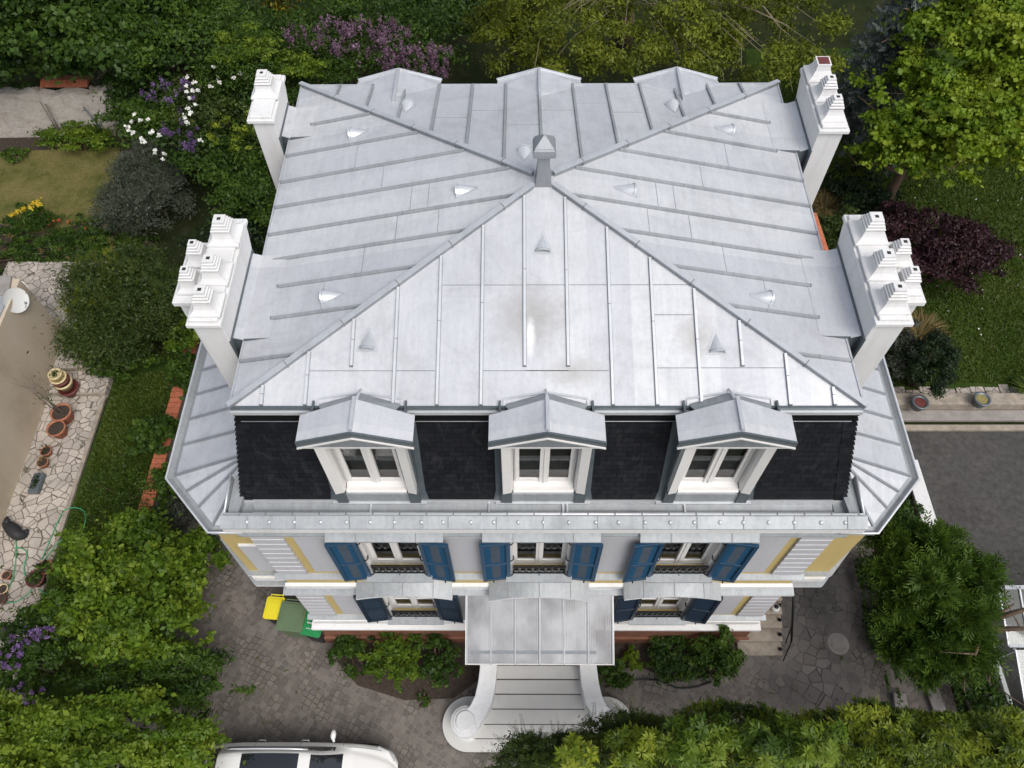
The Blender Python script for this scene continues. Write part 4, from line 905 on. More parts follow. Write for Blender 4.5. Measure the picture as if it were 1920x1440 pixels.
# wings ----------------------------------------------------------------------------
def wing(s):
    g = bpy.data.objects.new('side_wing', None); col.objects.link(g); g.parent = V; g.location = (s * 5.9, 2.8, 0)
    def X(pl): return [(s * x, y) for x, y in pl]
    body = [(5.2, .12), (5.94, .12), (6.60, .84), (6.60, 4.3), (5.8, 5.1), (5.2, 5.1)]
    mb = MB().mat('yellow'); mb.prism(X(body), 3.96, 7.3); 
    mb.mat('terra'); mb.prism(X([(5.19, 1.0), (6.1, 1.0), (6.35, 1.3), (6.35, 4.33), (5.83, 5.05), (5.19, 5.05)]), -.2, 3.96)
    mb.build('wing_wall', g)
    mb = MB().mat('white')
    def ring(o, za, zb_, mt):
        mb = MB().mat(mt); mb.prism(X([(5.19, .12 - o), (5.94 + o * .41, .12 - o), (6.60 + o, .84 - o * .41), (6.60 + o, 4.3 + o * .4), (5.8 + o * .4, 5.1 + o), (5.19, 5.1 + o)]), za, zb_); mb.build('wing_band', g)
    ring(.09, 4.63, 4.68, 'white'); ring(.095, 4.681, 4.695, 'zinc_old'); ring(.05, 4.20, 4.36, 'white'); ring(.11, 4.0, 4.08, 'white'); ring(.115, 4.081, 4.095, 'zinc_old'); ring(.04, 3.9, 3.999, 'white')
    ring(.10, 7.301, 7.38, 'white')
    mb = MB()
    if s < 0: mb.mat('grey_white'); mb.extx([(.119, 4.82), (.08, 4.82), (.08, 6.20), (.119, 6.20)], -5.72, -5.26); mb.mat('white'); mb.extx([(.119, 6.201), (.08, 6.201), (.10, 6.25), (.119, 6.25)], -5.72, -5.26); mb.build('wall_panel', g)  # whiter strip along the panel top paints a lit edge
    # roof and gutter
    zi = 7.50; ins = [(5.20, -.02), (5.74, -.02), (6.62, .93), (6.62, 4.42), (5.85, 5.3), (5.20, 5.3)]
    out = [(5.20, -.16), (5.80, -.16), (6.78, .87), (6.78, 4.49), (5.91, 5.44), (5.20, 5.44)]
    topz = 8.16
    tops = [(5.06, .55), (5.06, .55), (5.06, 1.25), (5.06, 4.1), (5.06, 4.6), (5.06, 4.6)]
    mb = MB().mat('roof'); ap1 = (s * 5.04, 1.02, 8.24); ap0 = (s * 5.10, .10, 7.62); ap2 = (s * 5.04, 4.2, 8.24); ap3 = (s * 5.10, 5.3, 7.6)
    I = [(s * x, y, zi) for x, y in ins]
    def tri(*f):
        f = list(f); mb.add(f, [tuple(range(len(f))) if s > 0 else tuple(range(len(f) - 1, -1, -1))])
    tri(I[0], I[1], ap1, ap0); tri(I[1], I[2], ap1); tri(I[2], I[3], ap2, ap1); tri(I[3], I[4], ap2); tri(I[4], I[5], ap3, ap2)
    wr = mb.build('wing_roof', g)
    def rb(a, b): mb = MB().mat('zinc_mid'); mb.bar(Vector(a) + Vector((0, 0, .002)), Vector(b) + Vector((0, 0, .002)), .035, .045); mb.build('standing_seam', wr)  # dark seam colour stands in for the shadow line of each rib
    for y in (1.55, 2.1, 2.64, 3.2, 3.8):
        fx = lambda x: zi + (8.24 - zi) * (6.62 - x) / (6.62 - 5.04); rb((s * 6.6, y, fx(6.6)), (s * 5.1, y, fx(5.1)))
    rb(I[2], ap1); rb(I[1], ap1); 
    A = Vector(I[1]); B = Vector(I[2]); T = Vector(ap1)
    rb(A.lerp(B, .68), T.lerp(A.lerp(B, .68), .12)); rb(A.lerp(B, .36), T.lerp(A.lerp(B, .36), .12)); rb(Vector(I[0]).lerp(A, .35), Vector(ap0).lerp(T, .6))
    mb = MB().mat('zinc_old')
    for k in range(5):
        a, b = ins[k], ins[k + 1]; c_, d_ = out[k + 1], out[k]; mdl = lambda p, q_: ((p[0] + q_[0]) / 2, (p[1] + q_[1]) / 2)
        ma, mbp = mdl(a, out[k]), mdl(b, out[k + 1])
        mb.add([(s * a[0], a[1], zi - .005), (s * b[0], b[1], zi - .005), (s * mbp[0], mbp[1], zi - .06), (s * ma[0], ma[1], zi - .06)], [(0, 1, 2, 3) if s < 0 else (3, 2, 1, 0)])
        mb.add([(s * ma[0], ma[1], zi - .06), (s * mbp[0], mbp[1], zi - .06), (s * c_[0], c_[1], zi + .02), (s * d_[0], d_[1], zi + .02)], [(0, 1, 2, 3) if s < 0 else (3, 2, 1, 0)])
    mb.mat('zinc_bright'); mb.tube([(s * x, y, zi + .02) for x, y in out], .022, 8)
    mb.mat('zinc'); mb.prism(X([(5.19, -.14), (5.79, -.14), (6.75, .88), (6.75, 4.48), (5.9, 5.42), (5.19, 5.42)]), 7.381, 7.43)
    mb.build('gutter', g)
wing(-1); wing(1)
mb = MB().mat('brick'); a = at(1520, 398, 7.9); b = at(1552, 497, 7.9); mb.prism([(a[0], a[1]), (b[0], b[1]), (b[0] + .13, b[1]), (a[0] + .13, a[1])], 6.6, 7.9); mb.build('brick_parapet', V, .02)


# ================================================================== STAIRS
S = thing('entrance_staircase', (0.05, -1.6, 0), 'wide pale stone steps with curved white walls below the glass canopy', 'staircase')
cx0 = .05
mb = MB().mat('step')
def arcpoly(hw, yf, yb, r, n=14):
    """straight front, semicircular ends reaching back"""
    pts = []
    for k in range(n + 1): a = -PI / 2 - PI * k / n; pts.append((cx0 - hw + r * math.cos(a), yf + r + r * math.sin(a)))
    for k in range(n + 1): a = PI / 2 - PI * k / n; pts.append((cx0 + hw + r * math.cos(a), yf + r + r * math.sin(a)))
    return pts
def tread(poly, z0, z1):
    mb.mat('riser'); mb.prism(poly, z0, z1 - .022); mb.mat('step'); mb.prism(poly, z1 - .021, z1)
def bxp(hw, yf): return [(cx0 - hw, yf), (cx0 + hw, yf), (cx0 + hw, -.1), (cx0 - hw, -.1)]
tread(arcpoly(1.66, -2.72, 0, .62, 20), 0, .17); tread(arcpoly(1.52, -2.44, 0, .34, 14), .171, .34)
for k_, (hw_s, yf) in enumerate(((1.35, -2.15), (1.2, -1.84), (1.1, -1.54), (1.08, -1.24), (1.06, -.95))): tread(bxp(hw_s, yf), .341 + .17 * k_, .51 + .17 * k_)
mb.build('treads', S)
for s in (-1, 1):
    mb = MB().mat('white'); path = [(1.16, -.1), (1.16, -.75), (1.165, -1.1), (1.20, -1.42), (1.27, -1.72), (1.40, -1.97), (1.56, -2.12)]
    n_ = len(path); vs = []; 
    for i, (x, y) in enumerate(path):
        x2, y2 = path[min(i + 1, n_ - 1)]; x1_, y1_ = path[max(i - 1, 0)]; d = Vector((x2 - x1_, y2 - y1_)).normalized(); nn = Vector((-d.y, d.x)) * (.19 + .03 * i / 6)
        zt = 1.62 - .62 * (i / (n_ - 1)) ** .9
        for q_ in (-1, 1):
            for z in (0.0, zt): vs.append((cx0 + s * (x + nn.x * q_), y + nn.y * q_, z))
    fs = []
    for i in range(n_ - 1):
        b = i * 4; c_ = b + 4; fs += [(b, c_, c_ + 1, b + 1), (b + 2, b + 3, c_ + 3, c_ + 2), (b + 1, c_ + 1, c_ + 3, b + 3)]
    fs += [(0, 1, 3, 2), tuple((n_ - 1) * 4 + k for k in (0, 2, 3, 1))]
    mb.add(vs, fs); mb.build('side_wall', S, .02)
    mb = MB().mat('white')
    mb.lathe((cx0 + s * 1.68, -2.17, 0), [(.33, .17), (.33, .25), (.29, .3), (.27, .80), (.30, .84), (.345, .88), (.345, .95), (.32, .96), (.30, .96), (.29, 1.0), (.27, 1.015), (.235, 1.02), (.225, 1.05), (.20, 1.07), (.01, 1.075)], 40)
    mb.build('newel', S, .008)
S2 = thing('side_staircase', (5.7, .6, 0), 'short flight of weathered stone steps against the right corner of the villa', 'staircase')
mb = MB().mat('stone')
for k in range(7):
    y0 = -.48 + k * .29; mb.box((5.08 if k < 2 else 5.3, y0, 0 if k == 0 else .17 * k + .001), (6.18, 2.6, .17 * (k + 1)))
mb.build('treads', S2, .02)
mb = MB().mat('black_iron')
for k in range(5): mb.lathe((6.12, -.35 + k * .3 * 1.05, .17 * (k + 1)), [(.035, 0), (.05, .04), (.035, .08), (.012, .1), (.012, .16)], 10)
r0_, r1_ = Vector(at(1484, 1203, 1.0)), Vector(at(1490, 1072, 2.3)); mb.tube([r0_, r1_], .028, 6)
for f_ in (.0, .25): q_ = r0_.lerp(r1_, f_); mb.tube([q_, (6.16, q_.y - .25, .17 + f_ * 1.6)], .016, 6)
mb.build('handrail', S2)
LMP = thing('globe_lamp', (6.0, .52, .68), 'small white round lamp on the weathered side steps', 'lamp')
mb = MB().mat('dish'); mb.smooth = True; mb.lathe((6.0, .52, .68), [(.09, 0), (.11, .05), (.11, .1), (.07, .16), (.01, .18)], 16); mb.build('globe', LMP)
mb = MB().mat('black_iron'); mb.lathe((6.0, .52, .68), [(.06, .181), (.04, .2), (.01, .21)], 10); mb.build('knob', LMP)

# ================================================================== WALLS, NEIGHBOURS
# neighbour house on the left
NH = thing('neighbour_house', (-16.5, 4, 0), 'beige roughcast house wall along the crazy paved terrace at the left edge', 'house')
mb = MB().mat('beige'); mb.prism([(-14.62, -6), (-14.66, 9.25), (-24, 9.25), (-24, -6)], 0, 3.05); mb.box((-14.66, 4.2, 0.38 * 0 + .0), (-14.60, 9.25, .62)) if False else None
mb.build('wall', NH)
mb = MB().mat('concrete'); mb.prism([(-14.9, 9.30), (-24, 9.30), (-24, 8.6), (-14.75, 8.6)], 3.051, 3.12); mb.mat('zinc_old'); mb.prism([(-14.75, -6), (-24, -6), (-24, 8.59), (-14.75, 8.59)], 3.051, 3.10); mb.build('roof', NH)
mb = MB().mat('white_paint'); mb.tube([(-14.62, 9.2, 3.0), (-14.56, 9.16, 2.9), (-14.56, 9.1, 2.5)], .02, 6); mb.build('pipe', NH)
DS = thing('satellite_dish', (-14.55, 8.3, 2.6), 'round pale grey satellite dish on a bracket of the beige wall', 'satellite dish')
c = Vector(at(28, 563, 2.95)); nrm = Vector((.9, -.3, .38)).normalized(); u = nrm.cross(Vector((0, 0, 1))).normalized(); v_ = u.cross(nrm)
mb = MB().mat('dish'); mb.smooth = True; vs = []; fs = []
for i in range(7):
    for k in range(28): r_ = .36 * i / 6 + .001; a = 2 * PI * k / 28; vs.append(c + (u * math.cos(a) + v_ * math.sin(a)) * r_ + nrm * (r_ * r_ * .55))
for i in range(6):
    for k in range(28): fs.append((i * 28 + k, i * 28 + (k + 1) % 28, (i + 1) * 28 + (k + 1) % 28, (i + 1) * 28 + k))
mb.add(vs, fs); mb.build('reflector', DS)
mb = MB().mat('zinc_old'); mb.tube([c + u * .0 - v_ * .34 + nrm * .05, c + nrm * .36 - v_ * .12], .009, 5); mb.box(c + nrm * .36 - v_ * .12 - Vector((.025, .025, .025)), c + nrm * .36 - v_ * .12 + Vector((.025, .025, .04))); mb.build('feed_arm', DS)
mb = MB().mat('zinc_old'); mb.tube([c - nrm * .02, c - nrm * .12, Vector((-14.62, c.y - .2, c.z - .35))], .022, 6); mb.tube([c - nrm * .1, Vector((-14.62, c.y + .25, c.z - .2))], .018, 6); mb.build('bracket', DS)
# rear left garden wall
a = at(-260, 262, 0); b = at(262, 255, 0)
RW = thing('garden_wall', ((a[0] + b[0]) / 2, a[1], 0), 'old flaking whitewashed garden wall at the rear left', 'wall')
mb = MB().mat('limewash'); nseg = 26; vs = []; fs = []
for i in range(nseg + 1):
    t_ = i / nseg; x = a[0] + (b[0] - a[0]) * t_; y = a[1] + (b[1] - a[1]) * t_; zt = 1.95 + .05 * math.sin(i * 2.1) + .04 * math.sin(i * 5.3)
    if x > -17.8: zt -= .04 + .06 * math.sin(i * 1.7)
    vs += [(x, y, 0), (x, y, zt), (x, y + .42, zt - .03), (x, y + .42, 0)]
for i in range(nseg):
    k = i * 4; fs += [(k, k + 4, k + 5, k + 1), (k + 1, k + 5, k + 6, k + 2), (k + 2, k + 6, k + 7, k + 3)]
fs += [(0, 1, 2, 3), tuple(nseg * 4 + q_ for q_ in (3, 2, 1, 0))]
mb.add(vs, fs); mb.build('masonry', RW)
mb = MB().mat('brick'); p0 = at(78, 160, 2.0); p1 = at(166, 160, 2.0)
for k in range(18):
    x = p0[0] + (p1[0] - p0[0]) * k / 18; mb.extx([(p0[1] - .12, 2.0), (p0[1] - .12, 2.03), (p0[1] + .1, 2.16), (p0[1] + .45, 2.08), (p0[1] + .45, 2.0)], x + .004, x + (p1[0] - p0[0]) / 18 - .004)
mb.build('tile_coping', RW)
mb = MB().mat('stone')
rd = random.Random(5)
for k in range(60):
    x = rd.uniform(p1[0], b[0]) if k > 20 else rd.uniform(p0[0] - 3.5, p0[0]); y = b[1] + rd.uniform(.02, .4); s_ = rd.uniform(.05, .13); mb.lathe((x, y, 1.88), [(s_, 0), (s_ * .9, s_ * .6), (s_ * .3, s_ * .9)], 5)
mb.build('rubble_coping', RW)
for i, (x0, y0, x1, y1, lab) in enumerate(((85, 195, 113, 248, 'long grey stake leaning on the whitewashed wall, left of the pair'), (75, 190, 108, 246, 'thin grey stake just left of the thicker leaning stake'), (156, 200, 192, 244, 'single grey stake leaning on the whitewashed wall near the white blossom'))):
    p = aty(x0, y0, a[1] - .07); q_ = aty(x1, y1, a[1] - .3); mb = MB().mat('wood_grey' if i != 2 else 'zinc_dark'); mb.tube([p, q_], .035 if i != 1 else .02, 6); tag(mb.build('stake'), lab, 'stake', 'stakes leaning on the rear wall')
# brick wall on the left side of the courtyard
q0 = at(372, 596, .55); q1 = at(262, 985, .55); q2 = at(190, 1250, .55)
BW = thing('brick_wall', (q1[0], q1[1], 0), 'low orange brick wall half hidden by ivy beside the left lawn', 'wall')
mb = MB().mat('concrete'); dirv = Vector((q2[0] - q0[0], q2[1] - q0[1])).normalized()
mb.prism([(q0[0] - .14, q0[1]), (q0[0] + .14, q0[1]), (q2[0] + .14, q2[1]), (q2[0] - .14, q2[1])], 0, .5); mb.build('wall', BW)
mb = MB().mat('brick'); nb = 58
for k in range(nb):
    f0 = k / nb; f1 = (k + .93) / nb; xA = q0[0] + (q2[0] - q0[0]) * f0; yA = q0[1] + (q2[1] - q0[1]) * f0; xB = q0[0] + (q2[0] - q0[0]) * f1; yB = q0[1] + (q2[1] - q0[1]) * f1
    dz = rd.uniform(-.012, .012); mb.prism([(xA - .19, yA), (xA + .19, yA), (xB + .19, yB), (xB - .19, yB)], .501, .565 + dz)
mb.build('brick_coping', BW, .012)
# right: retaining wall with round pots, curb, white parapet
RT = thing('retaining_wall', (16, 6.6, 0), 'mossy stone retaining wall between the right lawn and the asphalt', 'wall')
mb = MB().mat('stone'); mb.box((10.4, 6.62, 0), (26, 7.02, .42)); mb.build('wall', RT, .03)
mb = MB().mat('concrete'); mb.box((10.5, 6.25, 0), (26, 6.6, .12)); mb.build('ledge', RT, .02)
mb = MB().mat('flag')
x = 10.5
while x < 25:
    wd = rd.uniform(.25, .45); mb.box((x, 7.05, 0), (x + wd - .03, 7.05 + rd.uniform(.3, .5), .03 + rd.uniform(0, .02))); x += wd
mb.build('stone_edging', RT, .01)
mb = MB().mat('stone'); mb.box((10.9, 5.93, 0), (26, 6.12, .10)); tag(mb.build('kerb', bevel=.015), kind='structure')
WP = thing('white_parapet', (10.7, 1, 0), 'low wall with a bright white top edging the asphalt drive', 'wall')
p = [at(1718, 900, .55), at(1868, 1362, .55)]
mb = MB().mat('concrete'); mb.prism([(p[0][0] - .16, p[0][1] + .6), (p[0][0] + .16, p[0][1] + .6), (p[1][0] + .16, p[1][1] - 3), (p[1][0] - .16, p[1][1] - 3)], 0, .5); mb.build('wall', WP)
mb = MB().mat('white'); mb.prism([(p[0][0] - .2, p[0][1] + .62), (p[0][0] + .2, p[0][1] + .62), (p[1][0] + .2, p[1][1] - 3), (p[1][0] - .2, p[1][1] - 3)], .501, .56); mb.build('white_coping', WP, .01)
for (px_, py_, lab, mt_) in ((1726, 754, 'round grey stone planter with a rusty middle, the left one on the retaining wall', 'pot_maroon'), (1842, 748, 'round grey stone planter with yellow moss, the right one on the retaining wall', 'moss')):
    c = at(px_, py_, .7); PL = thing('stone_planter', (c[0], c[1], .42), lab, 'planter', 'round planters on the retaining wall')
    mb = MB().mat('zinc_dark'); mb.smooth = True; mb.lathe((c[0], c[1], .42), [(.16, 0), (.2, .15), (.24, .26), (.24, .3), (.185, .3), (.17, .24)], 24); mb.build('bowl', PL)
    mb = MB().mat(mt_); mb.lathe((c[0], c[1], .42), [(.17, .2), (.17, .262)], 18); mb.build('filling', PL)
# glasshouse at the right
GH = thing('glasshouse', (12.3, -.5, 0), 'metal framed lean-to glass roof at the right edge beside the white parapet', 'glasshouse')
gx0, gx1 = 10.95, 14.2; gy0, gy1 = -2.05, .55
def gz(y): return 1.5 + .7 * (y - gy0) / (gy1 - gy0)
mb = MB().mat('glass'); mb.slab([(gx0, gy0, gz(gy0)), (gx1, gy0, gz(gy0)), (gx1, -.75, gz(-.75)), (gx0, -.75, gz(-.75))], .012); mb.slab([(gx0 - .2, -.7, gz(-.7) + .1), (gx1, -.7, gz(-.7) + .1), (gx1, gy1, gz(gy1) + .1), (gx0 - .2, gy1, gz(gy1) + .1)], .012)
mb.build('glazing', GH)
mb = MB().mat('zinc')
for k in range(9): x = gx0 + k * .4; mb.bar((x, gy0, gz(gy0) + .002), (x, -.75, gz(-.75) + .002), .035, .03)
for k in range(8): x = gx0 - .2 + k * .48; mb.bar((x, -.7, gz(-.7) + .102), (x, gy1, gz(gy1) + .102), .035, .03)
mb.bar((gx0 - .2, gy1, gz(gy1) + .1), (gx1, gy1, gz(gy1) + .1), .08, .06); mb.bar((gx0 - .2, -.7, gz(-.7) + .11), (gx1, -.7, gz(-.7) + .11), .06, .04); mb.bar((gx0, gy0, gz(gy0)), (gx1, gy0, gz(gy0)), .08, .05)
for (x, y) in ((gx0, gy0), (gx0 - .18, gy1), (gx0, -.75), (gx1, gy0), (gx1, gy1)): mb.box((x - .03, y - .03, 0), (x + .03, y + .03, gz(y) - .012))
mb.build('glazing_bars', GH)
mb = MB().mat('white'); mb.box((gx0 + .02, gy0 + .02, 0), (gx1, gy0 + .14, .9)); mb.box((gx0 + .02, gy0 + .141, 0), (gx0 + .12, gy1 - .1, .9)); mb.build('low_wall', GH)

# ================================================================== OBJECTS
def bin_(px_, py_, z, wd, dp, body, lid, rot, lab, marks=False):
    c = at(px_, py_, z); g = thing('wheelie_bin', (c[0], c[1], 0), lab, 'bin', 'wheelie bins beside the left corner of the villa'); g.rotation_euler = (0, 0, 0)
    ca, sa = math.cos(rot), math.sin(rot)
    def T(x, y): return (c[0] + x * ca - y * sa, c[1] + x * sa + y * ca)
    h = z - .08
    mb = MB().mat(body); b0 = [T(x, y) for x, y in ((-wd * .40, -dp * .40), (wd * .40, -dp * .40), (wd * .40, dp * .40), (-wd * .40, dp * .40))]; t0 = [T(x, y) for x, y in ((-wd / 2, -dp / 2), (wd / 2, -dp / 2), (wd / 2, dp / 2), (-wd / 2, dp / 2))]
    mb.add([(*p, .08) for p in b0] + [(*p, h) for p in t0], [(0, 3, 2, 1), (4, 5, 6, 7), (0, 1, 5, 4), (1, 2, 6, 5), (2, 3, 7, 6), (3, 0, 4, 7)]); mb.build('body', g, .03)
    mb = MB().mat(lid)
    def rr_(hw, hd, r=.06, n=5):
        pts = []
        for (sx_, sy_, a0) in ((1, 1, 0), (-1, 1, 90), (-1, -1, 180), (1, -1, 270)):
            for k in range(n + 1): a = R(a0 + 90 * k / n); pts.append(T(sx_ * (hw - r) + r * math.cos(a), sy_ * (hd - r) + r * math.sin(a)))
        return pts
    mb.prism(rr_(wd / 2 + .03, dp / 2 + .03), h + .001, h + .045); mb.prism(rr_(wd / 2 - .02, dp / 2 - .03), h + .0455, h + .07); mb.prism(rr_(wd / 2 - .09, dp / 2 - .11), h + .0705, h + .078)
    if marks:
        mb.mat('white'); q_ = h + .0785
        for k in range(6): xx = -.13 + k * .045; mb.prism([T(xx, -.16), T(xx + .03, -.16), T(xx + .03, -.14), T(xx, -.14)], q_, q_ + .002)
        mb.prism([T(-.14, -.03), T(.1, -.03), T(.1, -.0), T(-.14, -.0)], q_, q_ + .002)
        for k in range(3): a = R(120 * k); cx_, cy_ = .03 + .05 * math.cos(a), .12 + .05 * math.sin(a); mb.prism([T(cx_ - .022, cy_ - .02), T(cx_ + .022, cy_ - .02), T(cx_, cy_ + .024)], q_, q_ + .002)
    mb.build('lid', g, .006)
    mb = MB().mat(lid); pts = [(*T(-wd * .38, dp / 2 + .03), h + .0), (*T(-wd * .38, dp / 2 + .09), h + .01), (*T(wd * .38, dp / 2 + .09), h + .01), (*T(wd * .38, dp / 2 + .03), h)]; mb.tube(pts, .018, 6); mb.build('handle', g)
    for s in (-1, 1):
        mb = MB().mat('rubber'); a = T(s * (wd * .36), dp * .42); b = T(s * (wd * .36 + .05), dp * .42); vs = []
        n_ = 14; ax = Vector((b[0] - a[0], b[1] - a[1], 0)).normalized(); pp = ax.cross(Vector((0, 0, 1)))
        for q_ in (a, b):
            for k in range(n_): t__ = 2 * PI * k / n_; vs.append(Vector((q_[0], q_[1], .1)) + pp * math.cos(t__) * .1 + Vector((0, 0, 1)) * math.sin(t__) * .1)
        mb.add(vs, [(k, (k + 1) % n_, n_ + (k + 1) % n_, n_ + k) for k in range(n_)] + [tuple(range(n_)), tuple(range(2 * n_ - 1, n_ - 1, -1))]); mb.build('wheel', g)
bin_(513, 1139, 1.0, .40, .50, 'rubber', 'plastic_yellow', R(-4), 'small wheelie bin with a bright yellow lid, the leftmost of the bins')
bin_(546, 1155, 1.1, .60, .66, 'plastic_olive', 'plastic_olive', R(-5), 'large faded green wheelie bin standing between the yellow and bright green ones')
bin_(587, 1168, 1.05, .46, .56, 'rubber', 'plastic_green', R(-12), 'dark wheelie bin with a bright green marked lid, nearest the villa corner', True)

# manhole
c = at(1572, 1207, .02); mb = MB().mat('concrete'); mb.lathe((c[0], c[1], .009), [(.27, 0), (.27, .010), (.24, .010), (.24, .006)], 28); mb.mat('concrete'); mb.lathe((c[0], c[1], .009), [(.23, 0), (.23, .009)], 28)
for r_ in (.07, .13, .19):
    mb.tube([(c[0] + r_ * math.cos(k * PI / 12), c[1] + r_ * math.sin(k * PI / 12), .022) for k in range(25)], .008, 4)
tag(mb.build('manhole_cover'), 'round iron manhole cover in the worn paving right of the villa', 'manhole cover')

# pots on the terrace
def pot(px_, py_, r, h, mat, lab, fill='soil', plant=None, z0=.09, group='terracotta pots along the beige wall'):
    c = at(px_, py_, z0 + h); g = thing('flower_pot', (c[0], c[1], z0), lab, 'flower pot', group)
    mb = MB().mat(mat); mb.smooth = True; mb.lathe((c[0], c[1], z0), [(r * .68, 0), (r * .92, h * .8), (r * .95, h * .82), (r, h * .84), (r, h), (r * .88, h), (r * .86, h * .86)], 24); mb.build('bowl', g)
    mb = MB().mat(fill); mb.lathe((c[0], c[1], z0), [(r * .86, h * .7), (r * .86, h * .88), (r * .4, h * .91)], 16); mb.build('soil', g)
    if plant: leaves('plant', ell((c[0], c[1], z0 + h + .08), (r * .8, r * .8, .12), 8, .4, .5), plant[1], .07, plant[0], g)
    return c, g
pot(104, 802, .27, .36, 'pot', 'large terracotta pot with bare canes, upper of the two big ones', plant=None)
pot(92, 776, .27, .40, 'pot', 'terracotta pot with tall thin bare stems beside the stacked cream pots', plant=('mid', 60)) if False else None
c, g = pot(113, 772, .30, .42, 'pot', 'large terracotta pot holding tall bare twigs, just below the stacked cream pots')
mb = MB().mat('wood_grey')
for k in range(7): mb.tube([(c[0] + rd.uniform(-.1, .1), c[1] + rd.uniform(-.1, .1), .45), (c[0] - .25 + rd.uniform(-.3, .2), c[1] + .2 + rd.uniform(-.2, .3), 1.2), (c[0] - .35 + rd.uniform(-.5, .3), c[1] + .35 + rd.uniform(-.3, .4), 1.9)], [.014, .01, .004], 5)
mb.build('stems', g); leaves('leaves', [(c[0] - .2, c[1] + .2, 1.0, .35, .35, .5, .3)], 60, .06, 'mid', g)
# the first call above made a plain pot; it carries a leafy tuft
pot(84, 1000 - 995 + 1058, .20, .26, 'pot', 'middle sized terracotta pot with a dark plant lower on the terrace', plant=('dark', 160))
pot(65, 1084, .24, .28, 'pot_maroon', 'dark pot with leafy green tuft at the lower terrace edge', plant=('mid', 220))
pot(85, 845, .16, .2, 'pot', 'small terracotta pot, upper of the two small ones by the wall', plant=('dark', 40))
pot(79, 866, .16, .2, 'pot', 'small terracotta pot with a pale shoot, lower of the two small ones by the wall', plant=('straw', 40))
pot(11, 1078, .12, .16, 'pot', 'tiny terracotta pot at the wall near the left edge'); pot(4, 1104, .14, .16, 'pot_cream', 'small cream edged pot at the left edge below the tiny one'); pot(2, 1122, .13, .16, 'pot_maroon', 'small reddish pot cut by the left edge, lowest of the group')
pot(138, 516, .22, .2, 'pot_cream', 'wide cream rimmed pot behind the dark round conifer', z0=.38, plant=('dark', 60)); pot(190, 655, .2, .26, 'pot', 'terracotta pot tucked under the dark round conifer', z0=.01, group='terracotta pots along the beige wall')
pot(8, 1372, .28, .34, 'pot', 'big round terracotta pot at the lower left corner among bushes', z0=.09, plant=('mid', 120))
c = at(124, 722, .5); g = thing('pot_stack', (c[0], c[1], .09), 'stack of cream and maroon glazed pots beside the terrace step', 'pots')
for k, (r, zz, mt_) in enumerate(((.30, .09, 'pot_maroon'), (.27, .38, 'pot_cream'), (.26, .50, 'pot_maroon'), (.25, .58, 'pot_cream'), (.2, .72, 'pot_cream'))):
    mb = MB().mat(mt_); mb.smooth = True; mb.lathe((c[0] - .03 * k, c[1] + .02 * k, zz), [(r * .7, 0), (r * .9, .22), (r, .24), (r, .3), (r * .86, .3), (r * .8, .2)], 24); mb.build('pot', g)
leaves('plant', [(c[0] - .12, c[1] + .08, 1.02, .13, .13, .07, .4)], 80, .06, 'dark', g)
c = at(67, 905, .25); g = thing('planter_box', (c[0], c[1], .09), 'small dark green plastic trough planter by the beige wall', 'planter')
mb = MB().mat('zinc_dark'); mb.box((c[0] - .14, c[1] - .3, .09), (c[0] + .14, c[1] + .3, .27)); mb.build('trough', g, .02); leaves('plant', [(c[0], c[1], .3, .1, .24, .05, .4)], 120, .06, 'dark', g)
# watering bag
g = thing('black_sack', at(28, 995, .1), 'crumpled black plastic sack on the terrace by the wall', 'sack')
mb = MB().mat('rubber'); mb.smooth = True
ps_ = [at(4, 978, .2), at(14, 984, .26), at(24, 994, .3), at(34, 1004, .26), at(46, 1000, .18), at(50, 996, .12)]
mb.tube([p_ + np.array([0, 0, -.06]) for p_ in ps_], [.07, .17, .21, .19, .15, .05], 9)
mb.tube([ps_[1], ps_[1] + np.array([-.05, .14, .05]), ps_[1] + np.array([-.1, .24, .0])], [.12, .09, .03], 7); mb.tube([ps_[4], ps_[4] + np.array([.06, .14, -.03])], [.11, .04], 7)
sk = mb.build('sack', g); sm_ = sk.modifiers.new('s', 'SUBSURF'); sm_.levels = sm_.render_levels = 1
# hose
def hose(name, pts, lab, r=.016, z=.11, mat='hose'):
    ps = [Vector(at(a_, b_2, z)) for a_, b_2 in pts]; out = []
    for i in range(len(ps) - 1):
        p0_, p1_, p2_, p3_ = ps[max(i - 1, 0)], ps[i], ps[i + 1], ps[min(i + 2, len(ps) - 1)]
        for k in range(6):
            t__ = k / 6; out.append(.5 * ((2 * p1_) + (-p0_ + p2_) * t__ + (2 * p0_ - 5 * p1_ + 4 * p2_ - p3_) * t__ ** 2 + (-p0_ + 3 * p1_ - 3 * p2_ + p3_) * t__ ** 3))
    out.append(ps[-1]); mb = MB().mat(mat); mb.tube(out, r, 6); tag(mb.build(name), lab, 'hose' if mat == 'hose' else 'cable')
hose('garden_hose', [(16, 985), (28, 995), (30, 1040), (25, 1080), (13, 1112), (14, 1128), (30, 1128), (50, 1115), (60, 1100), (45, 1070), (50, 1035), (30, 1026)], 'thin green garden hose looping down the terrace by the black sack')
hose('garden_hose', [(78, 1050), (95, 1010), (118, 960), (140, 952), (158, 960), (158, 985), (140, 1003), (112, 1015), (95, 1035), (80, 1055)], 'green hose loop lying across the terrace edge onto the lawn')
hose('garden_hose', [(72, 1106), (100, 1118), (140, 1124), (165, 1130), (182, 1138)], 'green hose trailing from the leafy pot onto the lawn', z=.1)
hose('black_cable', [(1135, 1288), (1165, 1280), (1200, 1274), (1240, 1278), (1270, 1290), (1305, 1288), (1335, 1278)], 'dark edging cable curving round the right front bed', .02, .03, 'rubber')

